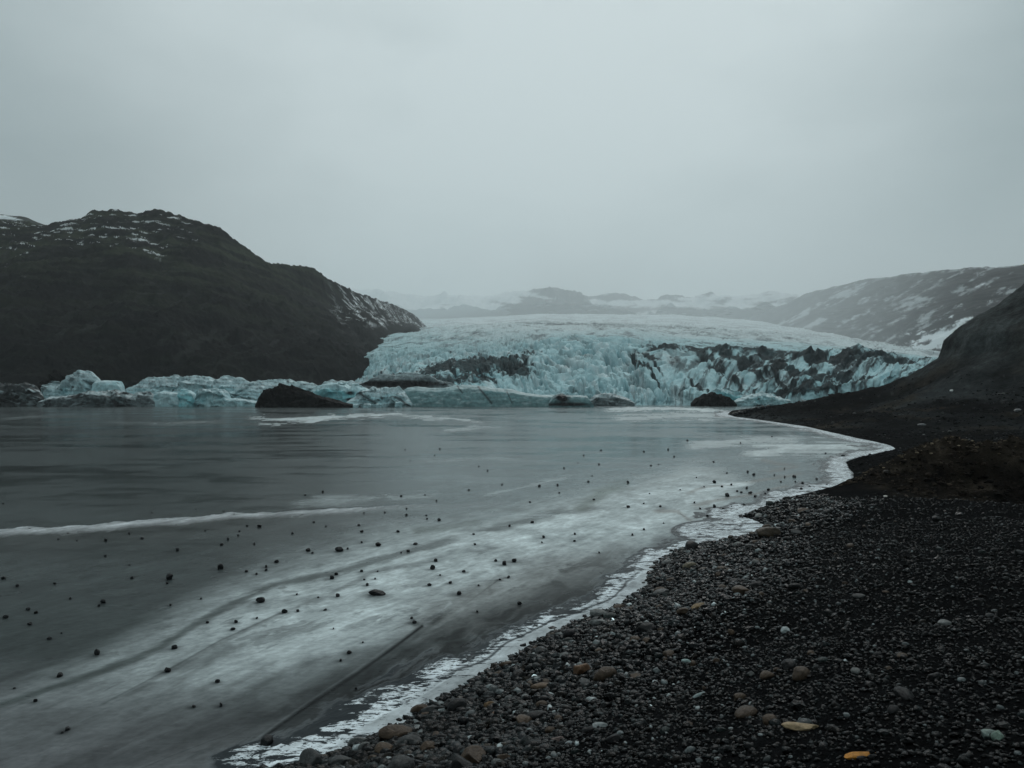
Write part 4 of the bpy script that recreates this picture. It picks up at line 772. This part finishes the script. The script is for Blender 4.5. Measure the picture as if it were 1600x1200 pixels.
special = {(530, 857): "round black stone with a smaller one frozen against its front, on mid lake ice", (344, 885): "tall upright black stone standing alone on the grey ice below the white ridge", (265, 901): "broad dark stone left of the tall upright black stone",
           (591, 850): "dark stone beside the dark drift line, right of the round black pair", (407, 937): "round black stone on the dark drift line crossing the frosted belt", (589, 924): "wide flat dark slab of stone on the brightest frosted ice",
           (272, 1010): "angular stone sitting in the dark drift line above the long crack", (152, 1019): "squat black stone below the dark drift line near the left edge", (93, 1054): "dark stone on pale ice, second from the lower left corner group",
           (262, 1046): "black stone lying on the thin crack left of the long double crack", (416, 1156): "biggest black boulder frozen in the dark ice beside the long double crack", (717, 926): "knobbly black stone just beyond the upper end of the long double crack",
           (161, 939): "flat dark stone with a pebble at its foot, left part of the lake", (105, 1138): "low dark stone with a pebble touching it, in the lower left corner", (804, 875): "dark stone at the right of a pair near the wide frosted belt",
           (788, 880): "dark stone at the left of a pair near the wide frosted belt", (648, 971): "black stone just above the long double crack with a pebble behind it", (1136, 773): "largest black stone of the cluster in front of the gravel bay",
           (1116, 790): "lone black stone between the bay cluster and the small ice cove", (546, 1018): "dark double lump of stone on pale ice left of the long double crack"}
for q in ice_stones.split():
    u, v, s = map(float, q.split(",")); x, y = on_ice(u, v + s * 0.35); size = s * y / F * 1.12
    lb = special.get((u, v)); big_ = s >= 6
    if lb is None:
        zone = ("small black stone scattered on the ice before the gravel bay" if u > 1040 and v > 730 else "black speck of stone on the far ice below the glacier" if v < 765 else
                "small dark stone on the dull grey ice at left, below the white ridge" if u < 330 and v < 960 else "small dark stone on the frosted ice near the lower left corner" if v >= 960 and u < 420 else
                "small black stone near the long double crack in the ice" if v >= 960 else "small dark stone on the frosted belt in the middle of the lake" if v > 862 else "small black stone on the smooth ice between the white ridge and the frosted belt")
        lb = zone if not big_ else zone.replace("small", "fist sized")
    kk = random.randrange(6)
    place_rock("stone", lb, "stone", "dark stones scattered on the frozen lake", x, y, 0, size, np.array((0.016, 0.017, 0.018)) * random.uniform(0.7, 1.5), kk, scale=((1.5, 1.0, 0.75) if (u, v) == (589, 924) else (random.uniform(0.85, 1.2), 1, random.uniform(0.85, 1.3))), rot=0.2 if (u, v) == (589, 924) else None, sink=0.2)

# where a picture point meets the beach
def on_beach(u, v, near=3.0, far=200.0):
    ys = np.geomspace(near, far, 900); x, y, z = world(u, v, ys); zb, dd = beach_height(x, y); k = np.argmax(z <= zb)
    return x[k], y[k], zb[k]

# standout cobbles and boulders
std = [("bright orange slab of wet stone in the near gravel", 1346, 1172, 58, (0.42, 0.18, 0.03), (1.0, 0.40, 0.22), 0.15, "cobble"),
       ("tan and grey long stone lying left of the bright orange slab", 1255, 1128, 64, (0.30, 0.22, 0.13), (1.0, 0.5, 0.32), -0.35, "cobble"),
       ("large reddish brown cobble near the ice edge, with a hollow in its face", 908, 1048, 36, (0.13, 0.075, 0.045), (1, 0.9, 0.9), 0.3, "cobble"),
       ("brown pointed flat cobble left of the reddish brown one", 848, 1070, 40, (0.11, 0.075, 0.05), (1.1, 0.7, 0.5), 0.2, "cobble"),
       ("tan pear shaped cobble in the belt of stones at lower centre", 764, 1105, 24, (0.17, 0.11, 0.06), (0.9, 0.8, 0.95), 0.1, "cobble"),
       ("small rust brown cobble touching the tan pear shaped one", 773, 1116, 15, (0.14, 0.08, 0.05), (1, 1, 0.8), 0.4, "cobble"),
       ("pale grey oval cobble on the near gravel", 936, 1132, 28, (0.22, 0.24, 0.24), (1.1, 0.7, 0.55), 0.0, "cobble"),
       ("pinkish grey cobble beside a smaller pale one near the bottom edge", 870, 1155, 27, (0.16, 0.12, 0.11), (1.1, 0.8, 0.7), -0.2, "cobble"),
       ("small pale cobble touching the pinkish grey one", 891, 1162, 16, (0.22, 0.25, 0.26), (1, 0.8, 0.8), 0.2, "cobble"),
       ("yellowish brown cobble half buried in the belt of stones", 1092, 944, 30, (0.17, 0.115, 0.055), (1.2, 0.7, 0.5), 0.6, "cobble"),
       ("buff round cobble by the ice cove", 1077, 884, 22, (0.14, 0.12, 0.085), (1, 0.9, 0.8), 0.0, "cobble"),
       ("big brown boulder at the tip of the small ice cove", 1198, 830, 44, (0.040, 0.030, 0.020), (1.15, 0.8, 0.72), 0.0, "boulder"),
       ("long grey green cobble with curved top in the lower right corner", 1545, 1145, 42, (0.16, 0.20, 0.18), (1.1, 0.6, 0.6), 0.3, "cobble"),
       ("pale green tinted cobble below the curved grey green one", 1560, 1152, 24, (0.16, 0.22, 0.18), (0.8, 0.9, 0.9), 0.9, "cobble"),
       ("white tilted cobble in the black gravel, middle right", 1227, 986, 15, (0.36, 0.40, 0.40), (0.9, 0.8, 1.0), 0.4, "cobble"),
       ("pale teal flat cobble on black gravel", 1073, 1032, 17, (0.24, 0.32, 0.31), (1.1, 0.8, 0.55), 0.1, "cobble"),
       ("long pale streaked stone pointing uphill", 1092, 1083, 26, (0.20, 0.25, 0.25), (1.25, 0.45, 0.4), 0.5, "cobble"),
       ("dark wet boulder on the ice edge, largest of the edge stones", 893, 992, 26, (0.014, 0.014, 0.015), (1, 0.9, 0.9), 0.0, "boulder"),
       ("black boulder at the gravel edge of the bay", 1230, 778, 15, (0.012, 0.012, 0.012), (1.2, 0.8, 0.8), 0.0, "boulder"),
       ("dark boulder in front of the brown bank", 1385, 738, 14, (0.016, 0.014, 0.012), (1.2, 0.8, 0.9), 0.0, "boulder"),
       ("small white stone on the flat under the brown bank", 1383, 775, 9, (0.55, 0.52, 0.48), (1.2, 0.8, 0.6), 0.3, "cobble"),
       ("white boulder shining on the dark hillside", 1487, 611, 6, (0.75, 0.76, 0.74), (1, 1, 1), 0.0, "boulder"),
       ("long pale boulder low on the dark hillside", 1441, 662, 16, (0.17, 0.18, 0.18), (1.4, 0.7, 0.5), 0.1, "boulder"),
       ("grey boulder at the right edge of the dark hillside", 1590, 640, 12, (0.17, 0.17, 0.17), (1.3, 0.8, 0.7), 0.1, "boulder"),
       ("pale boulder on the low dark point before the glacier", 1256, 625, 10, (0.42, 0.46, 0.47), (1.3, 0.8, 0.5), 0.1, "boulder"),
       ("dark lump of rock high on the hillside", 1561, 616, 9, (0.014, 0.014, 0.014), (1.4, 1, 0.7), 0.1, "boulder")]
for lb, u, v, s, c, scl, rot, nm in std:
    x, y, z = on_beach(u, v + s * 0.2, near=3 if v > 760 else 30); place_rock(nm, lb, nm, None, x, y, z, s * y / F / max(scl[0], 0.9), c, None, rot, scl)
for i, (u, v, s) in enumerate(((1150, 650, 7), (1156, 648, 9), (1163, 647, 8), (1170, 646, 9), (1176, 644, 10), (1184, 643, 9), (1192, 642, 8), (1199, 640, 8), (1160, 651, 6), (1146, 652, 5))):
    Yq = 159 + i * 0.5; xq = (u - CU) / F * Yq
    place_rock("boulder", "black jagged rock at the very tip of the dark point", "boulder", "rocks at the tip of the dark point", xq, Yq, max(float(beach_height(np.array([xq]), np.array([Yq]))[0][0]), 0) - 0.1, s * Yq / F * 1.3, (0.012, 0.012, 0.013), None, None, (1, 1, 1.2))

# loose cobbles along the belt of stones by the ice, each its own stone
cand = []
while len(cand) < 272:
    rr_ = math.exp(random.uniform(math.log(7.0), math.log(36))); a_ = math.radians(random.uniform(-16, 32)); x, y = rr_ * math.sin(a_), rr_ * math.cos(a_)
    z, dd = beach_height(np.array([x]), np.array([y])); dd = float(dd[0])
    if dd < 0.05 or random.random() > math.exp(-max(dd - 0.6, 0) / 2.2) + 0.03: continue
    sz = min(0.36, random.lognormvariate(math.log(0.165), 0.40)) * (1.0 if rr_ < 20 else 1.2) * (1.2 if dd < 1.2 else 1.0 if dd < 3.5 else 0.65)
    if any((x - p[0]) ** 2 + (y - p[1]) ** 2 < (0.42 * (sz + p[2])) ** 2 for p in cand): continue
    cand.append((x, y, sz, float(z[0]), dd))
pal = [((0.013, 0.013, 0.0135), 5, "dark grey"), ((0.055, 0.038, 0.026), 5, "dull brown"), ((0.048, 0.050, 0.050), 2, "mid grey"), ((0.11, 0.115, 0.112), 1, "pale grey"), ((0.024, 0.031, 0.030), 1.5, "green grey")]
for x, y, sz, z, dd in cand:
    c, _, nm = random.choices(pal, [p[1] for p in pal])[0]; c = np.array(c) * random.uniform(0.75, 1.3)
    where = ("beside the ice edge" if dd < 1.0 else "in the belt of stones along the ice" if dd < 3.0 else "on finer black gravel") + (", near end" if y < 14 else ", mid shore" if y < 24 else ", by the bay")
    place_rock("cobble", f"{nm} rounded cobble {where}", "cobble", "loose cobbles along the lake shore", x, y, z, sz, c, random.randrange(0, 10), None, (random.uniform(1, 1.3), 1, random.uniform(0.65, 1.0)))

# gravel: nobody could count it
def gravel(n, rmin, rmax, sub, smed, seed, sink):
    r = np.random.default_rng(seed)
    R = np.exp(r.uniform(np.log(rmin), np.log(rmax), n)) if rmax / rmin > 6 else np.sqrt(r.uniform(rmin ** 2, rmax ** 2, n)); A = np.radians(r.uniform(-25, 56, n)); X = R * np.sin(A); Y = R * np.cos(A)
    z, d = beach_height(X, Y); mnd = (np.exp(-(((Y - 36) / 3.5) ** 2)) * (X > 14) + (Y > 36) * (X > 12)) > r.random(n) * 0.6; k = (d > -0.05 * r.random(n)) & ~mnd & (r.random(n) < np.interp(d + fbm(X / 2, Y / 2, 3, 72), [0, 3, 6, 20], [1, 0.95, 0.62, 0.62])); X, Y, z, d, R = X[k], Y[k], z[k], d[k], R[k]; n = len(X)
    s = smed * np.exp(r.normal(0, 0.42, n)) * np.interp(d + 0.8 * fbm(X / 1.5, Y / 1.5, 3, 71), [0, 0.8, 2.5, 4.5, 20], [1.6, 2.0, 1.45, 0.70, 0.55]); s = np.minimum(s, 0.21)
    v, f = IC[sub]; m = len(v)
    P = np.repeat(v[None], n, 0) * (1 + r.normal(0, 0.11 if sub else 0.16, (n, m, 1)))
    P = P * np.stack([np.ones(n), r.uniform(0.6, 0.95, n), r.uniform(0.42, 0.75, n)], -1)[:, None, :]
    tl = r.normal(0, 0.35, n); c, q = np.cos(tl)[:, None], np.sin(tl)[:, None]; px = P[..., 0] * c - P[..., 2] * q; pz = P[..., 0] * q + P[..., 2] * c
    yw = r.uniform(0, 6.283, n); c, q = np.cos(yw)[:, None], np.sin(yw)[:, None]
    P = np.stack([px * c - P[..., 1] * q, px * q + P[..., 1] * c, pz], -1) * (0.5 * s)[:, None, None] + np.stack([X, Y, z + s * sink], -1)[:, None, :]
    base = np.array((0.0034, 0.0038, 0.0041))[None] * np.exp(r.normal(0, 0.6, n))[:, None]
    tint = r.random(n); base = np.where((tint < 0.16)[:, None], base * (1.9, 1.45, 1.1), base); base = np.where((tint > 0.86)[:, None], base * (1.5, 1.9, 1.85), base)
    base = base * np.interp(fbm(X / 2.4, Y / 2.4, 4, 73), [-0.3, 0.0, 0.3], [0.45, 0.85, 1.5])[:, None]; pale = r.random(n) < np.interp(d, [0, 3, 8], [0.05, 0.06, 0.06]); base = np.where(pale[:, None], np.array((0.07, 0.079, 0.08)) * np.exp(r.normal(0, 0.8, n))[:, None], base); base = base * np.interp(d, [0, 3, 6], [1.9, 1.5, 0.62])[:, None]
    colr = np.repeat(base[:, None], m, 1)
    F_ = (f[None] + (np.arange(n) * m)[:, None, None]).reshape(-1, 3)
    return P.reshape(-1, 3), F_, colr.reshape(-1, 3)
parts = [gravel(33000, 3.4, 11.5, 1, 0.052, 61, 0.12), gravel(58000, 11.5, 24, 0, 0.066, 62, 0.12), gravel(36000, 24, 42, 0, 0.085, 63, 0.10), gravel(11000, 3.4, 24, 1, 0.035, 64, 0.2)]
Vt = []; Ft = []; Ct = []; o_ = 0
for v, f, c in parts: Vt.append(v); Ft.append(f + o_); Ct.append(c); o_ += len(v)
gm = mesh_from("gravel", np.vstack(Vt), np.vstack(Ft), np.vstack(Ct), smooth=True); gm.polygons.foreach_set('use_smooth', np.repeat(rng.random(len(gm.polygons) // 20 + 1) < 0.55, 20)[:len(gm.polygons)])
link("gravel", gm, M['pebble'], "loose black pebbles covering the shore with a few pale ones", "gravel", kind="stuff")

def rubble(name, label, X, Y, size, base, sub, m, seed, sink=0.05, flat=0.7):
    r = np.random.default_rng(seed); z, d = beach_height(X, Y); k = d > 0.3; X, Y, z, size, base = X[k], Y[k], z[k], size[k], base[k]; n = len(X); v, f = IC[sub]; q = len(v)
    P = v[None] * (1 + r.normal(0, 0.2, (n, q, 1))) * np.stack([np.ones(n), r.uniform(.6, 1, n), r.uniform(.5, 1, n) * flat], -1)[:, None]
    yw = r.uniform(0, 6.283, n); c, e = np.cos(yw)[:, None], np.sin(yw)[:, None]
    P = np.stack([P[..., 0] * c - P[..., 1] * e, P[..., 0] * e + P[..., 1] * c, P[..., 2]], -1) * (0.5 * size)[:, None, None] + np.stack([X, Y, z + sink * size], -1)[:, None]
    link(name, mesh_from(name, P.reshape(-1, 3), (f[None] + (np.arange(n) * q)[:, None, None]).reshape(-1, 3), np.repeat(base[:, None], q, 1).reshape(-1, 3), smooth=False), m, label, name, kind="stuff")
n = 9000; u_ = rng.uniform(1300, 1750, n); Yq = rng.uniform(31.5, 39.5, n); Xq = (u_ - CU) / F * Yq; cl = fbm(Xq / 1.4, Yq / 1.4, 4, 401)
k = (cl > rng.uniform(-0.6, 0.35, n)) & (u_ > 1310 + 30 * np.abs(Yq - 36.5)); Xq, Yq = Xq[k], Yq[k]; n = len(Xq)
bs = np.array((0.013, 0.0102, 0.0076))[None] * np.exp(rng.normal(0, 0.55, n))[:, None]; zt_ = beach_height(Xq, Yq)[0]; bs = np.where((rng.random(n) < 0.5 * np.exp(-((Yq - 36.9) / 0.7) ** 2) + 0.03 * (zt_ > 1.7))[:, None], np.array((0.085, 0.068, 0.048))[None] * np.exp(rng.normal(0, 0.5, n))[:, None], bs * np.where((zt_ < 1.75) & (Xq > 20), 0.35, 1.3)[:, None])  # lit crest edge and shaded face painted into the clod colours
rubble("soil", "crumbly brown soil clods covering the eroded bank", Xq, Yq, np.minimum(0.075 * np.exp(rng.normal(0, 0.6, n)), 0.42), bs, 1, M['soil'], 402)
n = 15000; Yq = np.exp(rng.uniform(np.log(42), np.log(170), n)); u_ = rng.uniform(1130, 1680, n); Xq = (u_ - CU) / F * Yq; cl = fbm(Xq / 9, Yq / 14, 5, 403)
k = (cl > rng.uniform(-0.7, 0.5, n)) & (beach_height(Xq, Yq)[0] < rng.uniform(2, 9, n)); Xq, Yq = Xq[k], Yq[k]; n = len(Xq)
bs = np.array((0.011, 0.012, 0.0125))[None] * np.exp(rng.normal(0, 0.5, n))[:, None]; bs = np.where((rng.random(n) < 0.03)[:, None], np.array((0.07, 0.072, 0.07))[None] * np.exp(rng.normal(0, .4, n))[:, None], bs)
rubble("rubble", "dark rubble strewn over the hillside and the low point", Xq, Yq, np.minimum(0.0022 * Yq * np.exp(rng.normal(0, 0.5, n)), 0.7), bs, 1, M['soil'], 404)

# ----------------------------------------------------------------------------
# the misty air
# ----------------------------------------------------------------------------
x0, x1, y0, y1, z0, z1 = -24000, 24000, -10000, 25000, -3.8, 2900
hv = [(x0, y0, z0), (x1, y0, z0), (x1, y1, z0), (x0, y1, z0), (x0, y0, z1), (x1, y0, z1), (x1, y1, z1), (x0, y1, z1)]
hm = bpy.data.materials.new("misty air"); hm.use_nodes = True; t = hm.node_tree; t.nodes.clear()
vo = t.nodes.new("ShaderNodeOutputMaterial"); pv = t.nodes.new("ShaderNodeVolumePrincipled"); pv.inputs['Density'].default_value = HAZE; pv.inputs['Anisotropy'].default_value = 0.25
pv.inputs['Color'].default_value = (0.93, 0.98, 0.995, 1); t.links.new(pv.outputs[0], vo.inputs['Volume'])
link("haze", mesh_from("haze", hv, [(0, 3, 2, 1), (4, 5, 6, 7), (0, 1, 5, 4), (1, 2, 6, 5), (2, 3, 7, 6), (3, 0, 4, 7)], smooth=False), hm, "thin grey mist filling the valley", "haze", kind="stuff")
